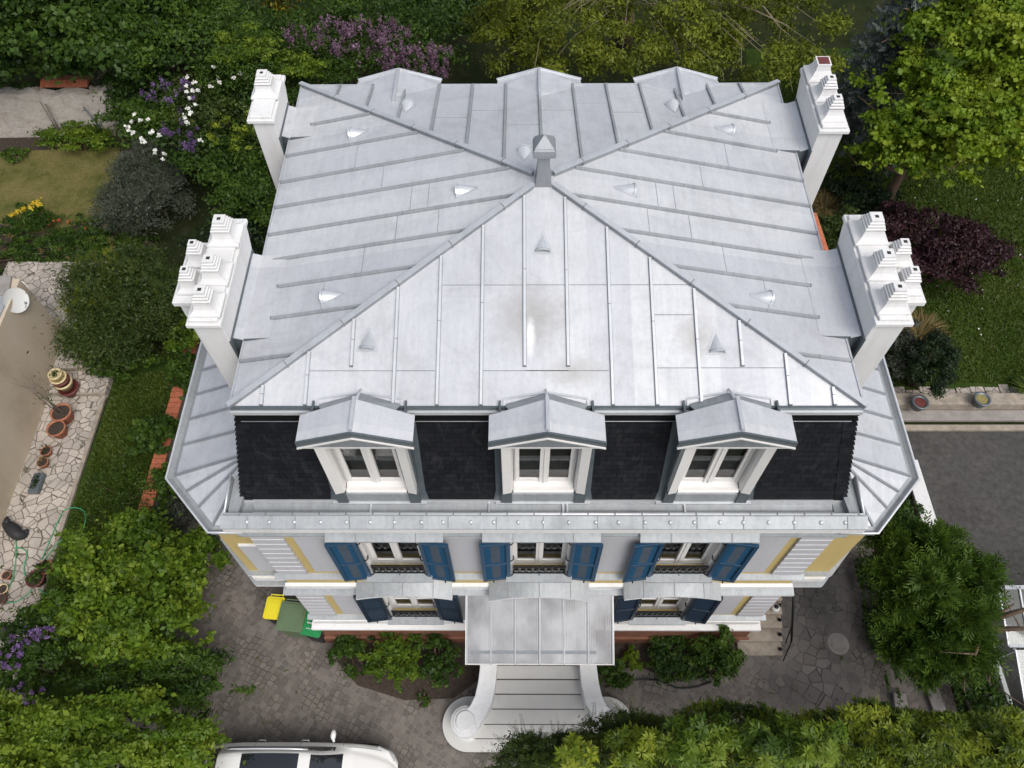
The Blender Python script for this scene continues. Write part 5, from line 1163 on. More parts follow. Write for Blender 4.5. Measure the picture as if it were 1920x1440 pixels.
# timber bench at the left corner
c = at(388, 1045, .3); g = thing('wooden_bench', (c[0], c[1], 0), 'small weathered wooden bench left of the villa on the paving', 'bench')
mb = MB().mat('wood_grey'); mb.box((c[0] - .16, c[1] - .55, .38), (c[0] - .01, c[1] + .45, .43)); mb.box((c[0] + .01, c[1] - .55, .38), (c[0] + .16, c[1] + .45, .43)); mb.build('seat', g, .01)
for yy in (-.45, .35): mb = MB().mat('wood_grey'); mb.box((c[0] - .15, c[1] + yy, 0), (c[0] + .15, c[1] + yy + .06, .379)); mb.build('leg', g)

# ------------------------------------------------------------------ car
CARX, CARY = -5.35, -3.50
car = thing('parked_car', (CARX, CARY, 0), 'white car with dark glass roof parked on the cobbles at the bottom left', 'car')
st = [  # x, half width, z sill, z belt, z roof, roof half width
    (-2.16, .60, .42, .72, .80, .50), (-2.10, .74, .36, .88, .98, .58), (-1.90, .84, .30, .98, 1.22, .60), (-1.55, .885, .26, 1.02, 1.46, .60), (-1.0, .90, .24, 1.01, 1.55, .615),
    (-.3, .905, .24, 1.0, 1.58, .62), (.2, .905, .24, .99, 1.555, .61), (.55, .90, .24, .985, 1.44, .60), (.95, .89, .24, .97, 1.14, .66), (1.15, .885, .25, .96, 1.03, .70),
    (1.5, .86, .28, .90, .97, .64), (1.85, .80, .32, .80, .87, .56), (2.08, .68, .38, .68, .74, .46), (2.18, .50, .42, .60, .63, .36)]
X_ = np.array([q_[0] for q_ in st]); NS = 90; xs_ = np.linspace(-2.16, 2.18, NS)
def cr(col_):
    y = np.array([q_[col_] for q_ in st]); d_ = np.gradient(y, X_); out = []
    for x in xs_:
        i = min(max(np.searchsorted(X_, x) - 1, 0), len(X_) - 2); h = X_[i + 1] - X_[i]; t__ = (x - X_[i]) / h
        out.append((2 * t__**3 - 3 * t__**2 + 1) * y[i] + (t__**3 - 2 * t__**2 + t__) * h * d_[i] + (-2 * t__**3 + 3 * t__**2) * y[i + 1] + (t__**3 - t__**2) * h * d_[i + 1])
    return np.array(out)
hw_, zs_, zb_a, zr_, rw_ = cr(1), cr(2), cr(3), cr(4), cr(5)
prof_n = []
def section(i):
    hw, zs, zb, zr, rw2 = hw_[i], zs_[i], zb_a[i], zr_[i], rw_[i]; rw2 = min(rw2, hw)
    p = [(hw * .93, zs), (hw * .99, zs + (zb - zs) * .3), (hw, zs + (zb - zs) * .65), (hw * .96, zb - .05), (hw * .88, zb), (hw * .865 - .0, zb + .001 + (zr - zb) * .06)]
    p += [(p[-1][0] + (rw2 - p[-1][0]) * f, p[-1][1] + (zr - .05 - p[-1][1]) * f) for f in (.33, .66, 1)]
    p += [(rw2 * .93, zr - .015), (rw2 * .80, zr), (rw2 * .4, zr + .012), (0, zr + .015)]
    return p
grid = [[(x, y, z) for (y, z) in section(i)] for i, x in enumerate(xs_)]
npf = len(grid[0]); regs = {}
def region(x, j, xm):
    if 5 <= j <= 6 and -1.62 < xm < .80: 
        return 'side_window'
    if 9 <= j <= 11:
        if -1.15 < xm < .12: return 'glass_roof'
        if .38 < xm < 1.02: return 'windscreen'
    if 5 <= j <= 11 and -2.02 < xm < -1.72: return 'rear_window'
    return 'body'
for sgn in (1, -1):
    for i in range(NS - 1):
        xm = (xs_[i] + xs_[i + 1]) / 2
        for j in range(npf - 1):
            rg = region(0, j, xm); key = rg if rg != 'side_window' else ('side_window', sgn)
            P4 = [grid[i][j], grid[i + 1][j], grid[i + 1][j + 1], grid[i][j + 1]]; P4 = [(CARX + x, CARY + sgn * y, z) for x, y, z in P4]
            if sgn > 0: P4 = P4[::-1]
            regs.setdefault(key, []).append(P4)
def weld(name, quads, mat, parent, inset=0):
    idx = {}; vs = []; fs = []
    for q_ in quads:
        f = []
        for p in q_:
            k = tuple(round(c, 4) for c in p)
            if k not in idx: idx[k] = len(vs); vs.append(p)
            if idx[k] not in f: f.append(idx[k])
        if len(f) > 2: fs.append(f)
    mb = MB().mat(mat); mb.smooth = True; mb.add(vs, fs); return mb.build(name, parent)
body = weld('body', regs['body'], 'car_paint', car)
for k, q_ in regs.items():
    if k == 'body': continue
    weld(k if isinstance(k, str) else 'side_window', q_, 'car_glass', car)
mb = MB().mat('rubber'); mb.box((CARX - 1.95, CARY - .8, .22), (CARX + 1.95, CARY + .8, .36)); mb.build('underbody', car)
for s in (-1, 1):
    mb = MB().mat('zinc_bright'); pts = [(CARX + x, CARY + s * .655, z) for x, z in ((-1.5, 1.49), (-1.35, 1.575), (-.8, 1.62), (-.1, 1.62), (.15, 1.57), (.3, 1.50))]; mb.tube(pts, .017, 6); mb.build('roof_rail', car)
    mb = MB().mat('car_paint'); mb.smooth = True; mc = Vector((CARX + .72, CARY + s * 1.02, 1.03)); 
    vs = []; fs = []
    for a_ in range(7):
        th_ = PI * a_ / 6
        for k in range(10): ph = 2 * PI * k / 10; vs.append(mc + Vector((math.cos(ph) * math.sin(th_) * .065, math.cos(th_) * .115, math.sin(ph) * math.sin(th_) * .075)))
    for a_ in range(6):
        for k in range(10): fs.append((a_ * 10 + k, a_ * 10 + (k + 1) % 10, (a_ + 1) * 10 + (k + 1) % 10, (a_ + 1) * 10 + k))
    mb.add(vs, fs); mb.tube([(CARX + .74, CARY + s * .88, .98), (CARX + .72, CARY + s * .97, 1.01)], .03, 6); mb.build('wing_mirror', car)
    for xx in (-.95, .05): mb = MB().mat('chrome'); mb.tube([(CARX + xx - .1, CARY + s * .905, .82), (CARX + xx - .07, CARY + s * .935, .83), (CARX + xx + .07, CARY + s * .935, .83), (CARX + xx + .1, CARY + s * .905, .82)], .014, 6); mb.build('door_handle', car)
    for xx in (-1.35, 1.38):
        wg = MB().mat('rubber'); wg.smooth = True; cy_ = CARY + s * .80
        vs = []; fs = []; rings = [(.20, -.09), (.32, -.1), (.335, -.05), (.335, .05), (.32, .1), (.20, .09)]
        for (r_, o_) in rings:
            for k in range(26): a = 2 * PI * k / 26; vs.append((CARX + xx + r_ * math.cos(a), cy_ + o_, .335 + r_ * math.sin(a)))
        for i in range(5):
            for k in range(26): fs.append((i * 26 + k, i * 26 + (k + 1) % 26, (i + 1) * 26 + (k + 1) % 26, (i + 1) * 26 + k))
        wg.add(vs, fs); wo_ = wg.build('wheel', car)
        wg = MB().mat('zinc_bright'); vs = [(CARX + xx + .2 * math.cos(2 * PI * k / 26), cy_ + s * .07, .335 + .2 * math.sin(2 * PI * k / 26)) for k in range(26)]; wg.add(vs, [tuple(range(26))]); wg.build('rim', wo_)
    mb = MB().mat('dish'); mb.smooth = True; mb.tube([(CARX + 1.72, CARY + s * .79, .80), (CARX + 1.95, CARY + s * .68, .73), (CARX + 2.08, CARY + s * .50, .68)], [.05, .07, .05], 8); mb.build('headlight', car)
mb = MB().mat('dark_joint')
for sgn in (-1, 1):
    for xx in (-1.02, -.02, .98):
        i = int(np.argmin(abs(xs_ - xx))); pr = grid[i]; mb.tube([(CARX + x, CARY + sgn * (y + .001), z) for x, y, z in pr[1:5]], .006, 4)
    i0, i1 = int(np.argmin(abs(xs_ - 1.08))), int(np.argmin(abs(xs_ - 2.05))); mb.tube([(CARX + grid[i][4][0], CARY + sgn * (grid[i][4][1]), grid[i][4][2] + .002) for i in range(i0, i1, 3)], .006, 4)
mb.build('panel_gap', car)

# ================================================================== VEGETATION
def shrub(name, lab, cat, cl, n, size, mat, base=None, group=None, aspect=.5, extra=None, stem='bark', sr=.04, **kw):
    C = np.array(cl); bx, by = C[:, 0].mean(), C[:, 1].mean()
    if base is not None: bx, by = base[0], base[1]
    g = thing(name, (bx, by, 0), lab, cat, group)
    leaves('foliage', cl, n, size, mat, g, aspect=aspect, **kw)
    mb = MB().mat(stem); rdd = random.Random(n)
    for k in range(8):
        t_ = C[rdd.randrange(len(C))]; mb.tube([(bx + rdd.uniform(-.15, .15), by + rdd.uniform(-.15, .15), 0), (bx * .5 + t_[0] * .5, by * .5 + t_[1] * .5, t_[2] * .6), (t_[0], t_[1], t_[2])], [sr, sr * .7, sr * .25], 5)
    mb.build('stems', g)
    for (nm, cl2, n2, s2, m2, kw2) in (extra or []): leaves(nm, cl2, n2, s2, m2, g, **kw2)
    return g
def tree(name, lab, cl, n, size, mat, base, top, r, group=None, limbs=7, spread=1.6, bark='bark', extra=None, twigs=2, **kw):
    g = thing(name, (base[0], base[1], 0), lab, 'tree', group)
    leaves('crown', cl, n, size, mat, g, **kw); trunk(g, (base[0], base[1], 0), top, r, limbs, spread, bark, seed=n, twigs=twigs)
    for (nm, cl2, n2, s2, m2, kw2) in (extra or []): leaves(nm, cl2, n2, s2, m2, g, **kw2)
    return g
GR = 'trees and bushes behind the villa'
def spots(lst, r, z, tone=.5):   # small clumps at listed pixels
    o_ = []
    for px_, py_, zz in lst: c = at(px_, py_, zz + 1.0); o_.append((c[0], c[1], c[2], r, r, r * .8, tone + rng.normal() * .2))
    return o_
def jits(px_, py_, rx, ry, n, z, r, tone=.5, vert=1.5):
    o_ = []
    for _ in range(n):
        a, q_ = rng.random() * 2 * PI, math.sqrt(rng.random()); c = at(px_ + rx * q_ * math.cos(a), py_ + ry * q_ * math.sin(a), z + rng.normal() * .3)
        o_.append((c[0], c[1], c[2], r * (.6 + .8 * rng.random()), r * (.6 + .8 * rng.random()), r * vert * (.6 + .8 * rng.random()), tone + rng.normal() * .25))
    return o_
# rear left
tree('maple_tree', 'dark broad leaved tree filling the upper left corner above the whitewashed wall', pe(75, 40, 4.2, 190, 100, 2.6, 60, .26) + pe(20, 110, 3.2, 120, 45, 1.2, 22, .3), 52000, .17, 'maple', at(90, 90, 0), at(90, 30, 4.5), .2, GR, aspect=.8)
tree('leaning_tree', 'bushy tree with a leaning pale trunk behind the terracotta tiled part of the wall', pe(225, 45, 3.8, 115, 100, 2.2, 50, .26, .45), 24000, .17, 'mid', at(178, 158, 0.8), at(150, 95, 3.4), .09, GR, limbs=5, spread=1.2, bark='bark_pale')
tree('dense_tree', 'dense mid green tree between the leaning trunk and the golden shrub at the top', pe(350, 60, 3.6, 130, 115, 2.3, 60, .26, .5), 26000, .15, 'mid', at(350, 120, 0), at(350, 50, 3.6), .15, GR)
shrub('golden_shrub', 'golden yellow leaved shrub at the top edge left of the mauve blossom', 'shrub', pe(528, 18, 3.2, 38, 50, 1.2, 24, .3), 2600, .13, 'gold', group=GR)
shrub('yellow_bush', 'small tuft of yellow flowers at the top edge above the white chimney', 'shrub', pe(424, 12, 2.5, 12, 14, .5, 8, .4), 260, .12, 'gold', group=GR)
cl = pe(650, 70, 3.0, 170, 75, 1.8, 60, .25, .4) + pe(760, 125, 2.6, 90, 35, 1.2, 26, .3, .4)
shrub('blossoming_tree', 'tree covered in mauve pink blossom spikes behind the left rear corner of the roof', 'tree', cl, 20000, .13, 'mid', group=GR, sr=.07,
      extra=[('blossom', jits(600, 65, 75, 32, 46, 4.7, .10, .5, 2.4) + jits(700, 80, 85, 45, 70, 4.6, .10, .5, 2.4) + jits(785, 120, 75, 38, 60, 4.1, .10, .5, 2.4), 6500, .055, 'pink', dict(aspect=.8, up=.1))])
shrub('privet_bush', 'light green feathery bush just behind the left rear chimney', 'shrub', pe(500, 130, 3.2, 100, 80, 2.0, 50, .28, .55) + pe(600, 150, 2.8, 70, 35, 1.2, 20, .3, .6), 26000, .11, 'bright' if False else 'mid', group=GR, aspect=.4)
shrub('feathery_bush', 'pale green feathery shoots arching above the left rear chimney', 'shrub', pe(470, 100, 4.3, 60, 30, .9, 26, .22, .75) + pe(560, 135, 3.9, 60, 25, .8, 18, .25, .7), 6000, .12, 'bright', group=GR, aspect=.35)
shrub('viburnum_bush', 'bush with scattered white flower heads and violet lilac beside the rear wall', 'shrub', pe(320, 215, 1.7, 95, 85, 1.3, 50, .28, .35), 20000, .12, 'mid', group=GR,
      extra=[('white_flowers', spots([(252, 213, 2.2), (262, 225, 2.3), (240, 245, 1.9), (250, 249, 1.9), (283, 250, 2.1), (277, 224, 2.3), (298, 254, 2.1), (265, 260, 1.8), (291, 281, 1.6), (308, 288, 1.5), (306, 299, 1.4), (350, 145, 2.9), (363, 155, 2.9), (349, 160, 2.9), (350, 172, 2.8), (361, 170, 2.8), (371, 169, 2.8), (356, 184, 2.7), (357, 211, 2.6), (346, 220, 2.5), (353, 203, 2.6), (402, 126, 3.1), (411, 154, 3.0), (451, 138, 3.1), (393, 162, 2.9), (437, 146, 3.0), (367, 196, 2.7), (352, 230, 2.4), (240, 238, 1.9), (246, 228, 2.), (271, 267, 1.7), (290, 287, 1.5), (374, 262, 2.0), (285, 246, 2.)], .065, 0, .6), 950, .075, 'whitef', dict(aspect=.9, shell=.9, up=.6)),
             ('violet_flowers', jits(325, 172, 60, 22, 26, 3.7, .08, .5, 1.6) + jits(340, 245, 35, 40, 16, 3.3, .09, .4, 1.5), 1700, .05, 'lilac', dict(aspect=.8))])
shrub('purple_leaf_bush', 'dark purple leaved bush among the white flower heads', 'shrub', pe(360, 150, 2.6, 38, 26, .7, 16, .3, .5), 2600, .1, 'purple', group=GR)
shrub('mahonia_bush', 'yellow green speckled dark bush left of the left rear chimney shaft', 'shrub', pe(420, 230, 2.1, 75, 85, 1.5, 44, .28, .35), 17000, .11, 'yew', group=GR,
      extra=[('young_leaves', jits(440, 245, 60, 40, 22, 3.5, .12, .5, 1.), 900, .11, 'lime', {})])
shrub('ivy_bush', 'dark glossy bush in the gap left of the zinc roof edge', 'shrub', pe(440, 300, 1.8, 90, 60, 1.2, 36, .3, .4) + pe(465, 385, 1.6, 60, 65, 1.1, 34, .3, .5), 17000, .12, 'dark' if False else 'mid', group=GR)
shrub('dark_shrub', 'very dark low shrub beneath the left roof edge behind the big chimney', 'shrub', pe(440, 460, 1.1, 80, 55, .8, 30, .3, .3), 9000, .10, 'dark', group=GR)
cl = pe(278, 362, 1.3, 66, 74, 1.15, 60, .32, .45, .1, .8)
g = shrub('grey_round_bush', 'large round grey green bush on the edge of the dry rear lawn', 'shrub', cl, 30000, .085, 'grey', aspect=.26, group='garden bushes left of the villa'); sprigs('needle_shoots', cl, 2600, .26, 'grey', g, k=8, nl=.05, asp=.34)
cl = pe(236, 580, 1.5, 92, 92, 1.3, 80, .34, .38, .1, .8)
g = shrub('round_conifer', 'big round yellow green conifer beside the crazy paved terrace', 'shrub', cl + pe(185, 560, 1.8, 42, 62, .9, 24, .25, .75), 60000, .10, 'yew', aspect=.30, group='garden bushes left of the villa'); sprigs('needle_shoots', cl, 3000, .30, 'yew', g, k=8, nl=.055, asp=.34); sprigs('yellow_shoots', pe(180, 555, 1.9, 46, 66, 1.0, 24, .25, .75), 900, .24, 'olive', g, k=8, nl=.05, asp=.34)
shrub('hosta_bush', 'broad leaved grey green bush at the foot of the round conifer', 'shrub', pe(222, 675, .5, 52, 32, .45, 26, .3, .55), 3800, .12, 'mid', aspect=.6, group='garden bushes left of the villa')
shrub('wall_foot_bush', 'bright green low bush at the foot of the whitewashed wall', 'shrub', pe(150, 262, .45, 62, 26, .45, 26, .3, .6), 5500, .10, 'bright', group='garden bushes left of the villa')
shrub('wall_tuft', 'small tuft of weeds growing on top of the whitewashed wall', 'plant', pe(38, 163, 2.05, 16, 7, .15, 8, .4, .4), 350, .09, 'mid')
shrub('leaf_clump', 'low broad leaved clump in soil near the whitewashed wall', 'plant', pe(28, 288, .2, 24, 14, .2, 10, .35, .6), 800, .10, 'mid', group='garden bushes left of the villa')
shrub('yellow_flower_clump', 'clump with bright yellow flowers at the edge of the dry lawn', 'plant', pe(55, 405, .35, 34, 22, .35, 16, .3, .4), 2200, .13, 'mid', aspect=.25, group='garden bushes left of the villa',
      extra=[('yellow_flowers', spots([(64, 382, .9), (70, 378, .9), (58, 390, .9), (72, 384, .9), (34, 396, .8), (26, 402, .8), (20, 403, .7), (44, 392, .8)], .09, 0, .6), 420, .075, 'yellowf', dict(shell=.9))])
g = shrub('flower_bed_plants', 'mixed low green bedding plants with a few red blooms left of the grey bush', 'plants', pe(120, 445, .25, 130, 46, .22, 70, .14, .45, .25) + pe(60, 490, .25, 100, 22, .2, 40, .16, .45, .25) + pe(215, 480, .25, 80, 24, .2, 24, .2, .45, .25), 15000, .12, 'mid', aspect=.3, up=.1,
          extra=[('red_flowers', jits(150, 420, 60, 20, 12, .5, .05, .5, 1), 160, .06, 'redf', {}), ('straw_leaves', jits(110, 460, 110, 30, 16, .4, .10, .5, 1), 400, .12, 'straw', dict(aspect=.2))]); g['kind'] = 'stuff'
# rear centre: twiggy spring tree
TW = thing('twiggy_tree', (*at(1165, 70, 0)[:2], 0), 'sprawling tree with bare curling twigs and olive spring leaves behind the middle rear dormer', 'tree', GR)
cl = []
for _ in range(150):
    px_, py_ = rng.uniform(905, 1575), rng.uniform(-30, 150)
    if px_ < 990 and py_ > 90 and rng.random() < .7: continue
    if 1120 < px_ < 1190 and py_ < 110 and rng.random() < .75: continue
    c = at(px_, py_, 2.8 + 3.2 * rng.random()); cl.append((c[0], c[1], c[2], .45, .45, .3, .45 + .18 * rng.normal()))
leaves('crown', cl, 56000, .125, 'olive', TW, aspect=.45, shell=.95)
mb = MB().mat('bark'); tb = Vector(at(1168, 95, 0)); tt = Vector(at(1165, -10, 3.4)); mb.tube([tb, tb.lerp(tt, .5) + Vector((.1, 0, 0)), tt], [.55, .42, .3], 12); mb.build('trunk', TW)
mb = MB().mat('bark_pale'); rdd = random.Random(3)
for k in range(46):
    px_, py_ = rdd.uniform(930, 1570), rdd.uniform(-20, 150); e = Vector(at(px_, py_, rdd.uniform(3.2, 5.2))); s0 = tt.lerp(e, .35 if k % 3 else .0) + Vector((rdd.uniform(-.5, .5), rdd.uniform(-.5, .5), .4)); md = s0.lerp(e, .55) + Vector((rdd.uniform(-.5, .5), rdd.uniform(-.5, .5), .5))
    e2 = e + Vector((rdd.uniform(-.6, .6), rdd.uniform(-.6, .2), -rdd.uniform(.2, 1.0))); mb.tube([s0, s0.lerp(md, .33) + Vector((rdd.uniform(-.3, .3), 0, .12)), s0.lerp(md, .66) + Vector((rdd.uniform(-.2, .2), 0, .15)), md, md.lerp(e, .5) + Vector((rdd.uniform(-.3, .3), rdd.uniform(-.2, .2), .12)), e, e2], [.022, .019, .016, .013, .010, .007, .003], 5)
mb.build('branches', TW)
shrub('rear_dark_bush', 'dark bush in shade at the top edge between the blossom and the twiggy tree', 'shrub', pe(830, 25, 2.2, 90, 45, 1.2, 34, .28, .35), 9000, .14, 'maple', group=GR)
cl = []
tree('young_tree', 'thin olive green leafy tree between the blossom and the twiggy trunk', pe(965, 55, 3.6, 75, 55, 1.4, 30, .26, .5), 7000, .12, 'olive', at(960, 110, 0), at(960, 60, 3.5), .07, GR, limbs=5, spread=1.0, bark='bark_pale')
# blue spruce
b0 = at(1662, 120, 3.4)
SP = thing('blue_spruce', (b0[0], b0[1], 0), 'drooping blue grey spruce behind the right rear chimney', 'tree', GR)
cl = []; TPZ = 7.4
for k in range(150):
    f = (k + .5) / 150; zz = .7 + (TPZ - .7) * (1 - f); a = k * 2.4; rad = 2.2 * f ** .8 + .1
    for q in np.linspace(.25, 1, 5): cl.append((b0[0] + rad * q * math.cos(a), b0[1] + rad * q * math.sin(a), zz - .42 * (rad * q) ** 1.3, .13 + .10 * (1 - q), .13 + .10 * (1 - q), .09, .35 + .4 * q + .15 * rng.normal()))
leaves('crown', cl, 50000, .11, 'spruce', SP, aspect=.22, droop=.5, up=.3); sprigs('needle_shoots', cl, 3600, .28, 'spruce', SP, k=9, nl=.055, asp=.4); trunk(SP, (b0[0], b0[1], 0), (b0[0], b0[1], TPZ), .16, 12, 1.4, seed=8)
# bright maple on the right
b0 = at(1655, 395, 0); 
tree('bright_maple', 'bright lime green maple spreading over the upper right lawn', pe(1835, 75, 5.0, 125, 110, 1.7, 62, .22, .6) + pe(1850, 210, 4.6, 110, 90, 1.3, 50, .22, .65) + pe(1740, 200, 4.0, 100, 90, 1.2, 44, .22, .45) + pe(1690, 290, 3.2, 70, 50, .9, 24, .25, .4) + pe(1790, 290, 3.4, 80, 60, .8, 26, .22, .5), 62000, .14, 'sunny', b0, at(1760, 200, 4.2), .16, GR, aspect=.75, limbs=9, spread=2.6)
tree('corner_tree', 'yellowish green tree at the top edge between the spruce and the bright maple', pe(1790, 5, 4.5, 70, 40, 1.2, 24, .28, .6), 7000, .14, 'lime', at(1780, 60, 0), at(1780, 10, 4), .12, GR)
shrub('shaded_laurel', 'dark shaded bush at the far right edge beyond the maple', 'shrub', pe(1925, 190, 1.5, 50, 80, 1.2, 30, .3, .2), 8000, .14, 'dark', group=GR)
shrub('purple_shrub', 'dark purple leaved spreading shrub on the right lawn', 'shrub', pe(1765, 470, 1.2, 95, 68, .9, 60, .22, .5) + pe(1680, 410, 1.2, 40, 30, .6, 16, .3, .4), 26000, .10, 'purple', group='garden bushes right of the villa')
shrub('clipped_ball', 'clipped round olive green bush beside the right roof edge', 'shrub', pe(1565, 445, 1.0, 36, 44, .9, 40, .3, .5, .08), 14000, .07, 'yew', aspect=.5, shell=.2, group='garden bushes right of the villa')
shrub('round_dark_bush', 'round very dark green bush above the retaining wall', 'shrub', pe(1738, 688, 1.0, 44, 46, .95, 44, .26, .3), 17000, .085, 'dark', aspect=.3, group='garden bushes right of the villa')
shrub('loose_bush', 'loose brownish green bush between the right chimney and the round dark bush', 'shrub', pe(1685, 665, .8, 38, 50, .7, 30, .28, .35), 8500, .09, 'grey', aspect=.4, group='garden bushes right of the villa')
def blades(name, c, r, h, n, mat, parent=None, wd=.02):
    a = rng.random(n) * 2 * PI; q_ = rng.random(n) ** .5 * r * .3; base = np.stack([c[0] + q_ * np.cos(a), c[1] + q_ * np.sin(a), np.zeros(n) + .02], 1)
    a2 = a + rng.normal(size=n) * .4; ln = r * (.6 + .5 * rng.random(n)); tip = base + np.stack([np.cos(a2) * ln, np.sin(a2) * ln, h * (.3 + .7 * rng.random(n))], 1)
    mid = (base + tip) / 2; mid[:, 2] += h * .35; sd_ = np.stack([-np.sin(a2), np.cos(a2), 0 * a2], 1) * wd
    V1 = np.stack([base - sd_ * .7, base + sd_ * .7, mid + sd_, mid - sd_], 1); V2 = np.stack([mid - sd_, mid + sd_, tip + sd_ * .2, tip - sd_ * .2], 1); t_ = (.5 + .22 * rng.normal(size=n)).clip(0, 1)
    return leafmesh(name, np.concatenate([V1, V2]), np.concatenate([t_, t_]), mat, parent)
for (px_, py_, r, h, n, mt_, lab) in ((1575, 325, 1.0, .9, 700, 'grass', 'large dark strap leaved clump beside the right rear chimney'), (1548, 385, .7, .5, 420, 'straw', 'straw coloured arching grass tuft beside the right roof edge'), (1600, 300, .8, .7, 420, 'grass', 'strap leaved clump behind the larger one, closer to the spruce'), (1725, 625, .7, .5, 380, 'straw', 'loose straw tinted grass clump right of the big right chimney'), (1930, 740, .5, .5, 200, 'grass', 'spiky grass clump at the right edge above the retaining wall')):
    c = at(px_, py_, .2); g = thing('grass_clump', (c[0], c[1], 0), lab, 'plant', 'strap leaved clumps right of the villa'); blades('blades', c, r, h, n, mt_, g)
shrub('under_tree_bush', 'dull green low bushes under the maple beside the purple shrub', 'shrub', pe(1630, 390, .6, 50, 45, .5, 26, .25, .35) + pe(1600, 350, .5, 50, 40, .4, 20, .25, .3), 8000, .1, 'dark', group='garden bushes right of the villa')
# right front: big compound leaved tree
b0 = at(1748, 1255, 0)
cl = pe(1745, 1112, 3.2, 84, 80, 1.2, 60, .2, .5) + pe(1765, 1200, 2.8, 62, 54, 1.0, 26, .22, .45) + pe(1700, 1225, 2.4, 48, 52, .9, 14, .24, .35) + pe(1680, 1030, 3.3, 45, 36, .7, 14, .26, .45)
g = tree('elder_tree', 'rounded tree with dark feathery compound leaves right of the villa', cl, 9000, .12, 'maple', b0, (b0[0] - .1, b0[1] + .5, 3.3), .17, None, aspect=.3, limbs=8, spread=1.4, droop=.2)
sprigs('compound_leaves', cl, 5200, .40, 'mid', g, k=5, nl=.15, asp=.34); rosettes('leaf_whorls', [(*c[:6], c[6] + .2) for c in cl], 1700, .17, 'mid', g, k=7, aspect=.28)
shrub('ivy_patch', 'ivy and weeds along the inner foot of the white parapet', 'shrub', pe(1700, 960, .4, 30, 50, .3, 20, .3, .3) + pe(1650, 1160, .25, 26, 110, .22, 34, .22, .3, .2) + pe(1830, 1300, .8, 40, 60, .4, 22, .25, .5), 9500, .10, 'maple', group='garden bushes right of the villa')
mb = MB().mat('terra'); a = at(1672, 905, 0); mb.prism([(9.3, -1), (9.5, -1), (9.6, 4.6), (9.4, 4.6)], 0, .5); tag(mb.build('earth_bank'), kind='structure')
for (p_, q_, lab) in (((1745, 1290), (1765, 1345), 'old grey board lying under the compound leaved tree'), ((1685, 1300), (1690, 1340), 'short grey stone slab left of the old board')):
    a, b = at(*p_, .1), at(*q_, .1); mb = MB().mat('concrete'); mb.bar(a, b, .3, .08); tag(mb.build('paving_slab', bevel=.01), lab, 'slab', 'slabs under the tree')
# front beds
shrub('laurel_bush', 'glossy green bush in the left front bed below the left windows', 'shrub', pe(735, 1240, .55, 50, 42, .5, 30, .22, .45), 5200, .085, 'lime' if False else 'bright', aspect=.45, group='bushes in the front beds')
shrub('dark_front_bush', 'darker leafy bush in the left front bed close to the canopy', 'shrub', pe(815, 1240, .45, 52, 42, .4, 24, .2, .3), 3600, .085, 'mid', group='bushes in the front beds')
shrub('corner_bed_plants', 'sparse green plants in the left front bed nearest the bins', 'shrub', pe(655, 1225, .35, 40, 40, .3, 24, .22, .4), 3200, .08, 'mid', group='bushes in the front beds')
shrub('climbing_bush', 'leafy bush climbing at the right end of the right front bed', 'shrub', pe(1345, 1235, .6, 36, 36, .5, 30, .26, .5) + pe(1357, 1185, 1.2, 10, 14, .3, 6, .4, .6), 6000, .085, 'mid', group='bushes in the front beds')
shrub('low_bed_bush', 'dark low bush in the middle of the right front bed', 'shrub', pe(1270, 1235, .4, 55, 36, .35, 30, .24, .3), 5200, .085, 'maple', group='bushes in the front beds')
shrub('canopy_side_bush', 'dark broad leaved bush just right of the canopy', 'shrub', pe(1150, 1265, .4, 26, 24, .3, 16, .3, .45), 1700, .11, 'maple', aspect=.6, group='bushes in the front beds')
shrub('small_bed_plants', 'two small bright green seedlings in the soil right of the canopy', 'plant', pe(1185, 1240, .25, 16, 20, .2, 8, .3, .6), 700, .09, 'bright', group='bushes in the front beds')
shrub('paving_weed', 'small weed growing between setts left of the steps', 'plant', pe(797, 1310, .08, 12, 14, .08, 7, .3, .6), 160, .07, 'mid')
# ivy on the brick wall
for (px_, py_, rx, ry, zz, n, lab) in ((350, 622, 38, 40, 1.0, 4600, 'leafy shoots spilling over the brick wall below the big left chimney'), (350, 695, 26, 40, .9, 3000, 'bushy ivy on the brick wall beside the zinc wing'), (288, 815, 38, 32, .8, 3800, 'broad leaved vine leaning over the brick wall to the lawn'), (320, 905, 24, 36, .7, 2200, 'ivy between the brick wall and the canted zinc corner')):
    shrub('wall_vine', lab, 'vine', pe(px_, py_, zz, rx, ry, .5, 26, .26, .55), n, .11, 'bright' if py_ < 640 else 'mid', aspect=.6, group='vines along the brick wall')
shrub('thin_lawn_weeds', 'sparse thin stems with few leaves between the lawn and the brick wall', 'shrub', pe(230, 930, .5, 70, 60, .45, 30, .3, .5), 2600, .06, 'mid', sr=.012, group='garden bushes left of the villa')
shrub('twiggy_undergrowth', 'brownish twiggy undergrowth below the canted zinc corner', 'shrub', pe(320, 975, .4, 45, 50, .35, 26, .3, .3), 4200, .07, 'grey', group='garden bushes left of the villa')
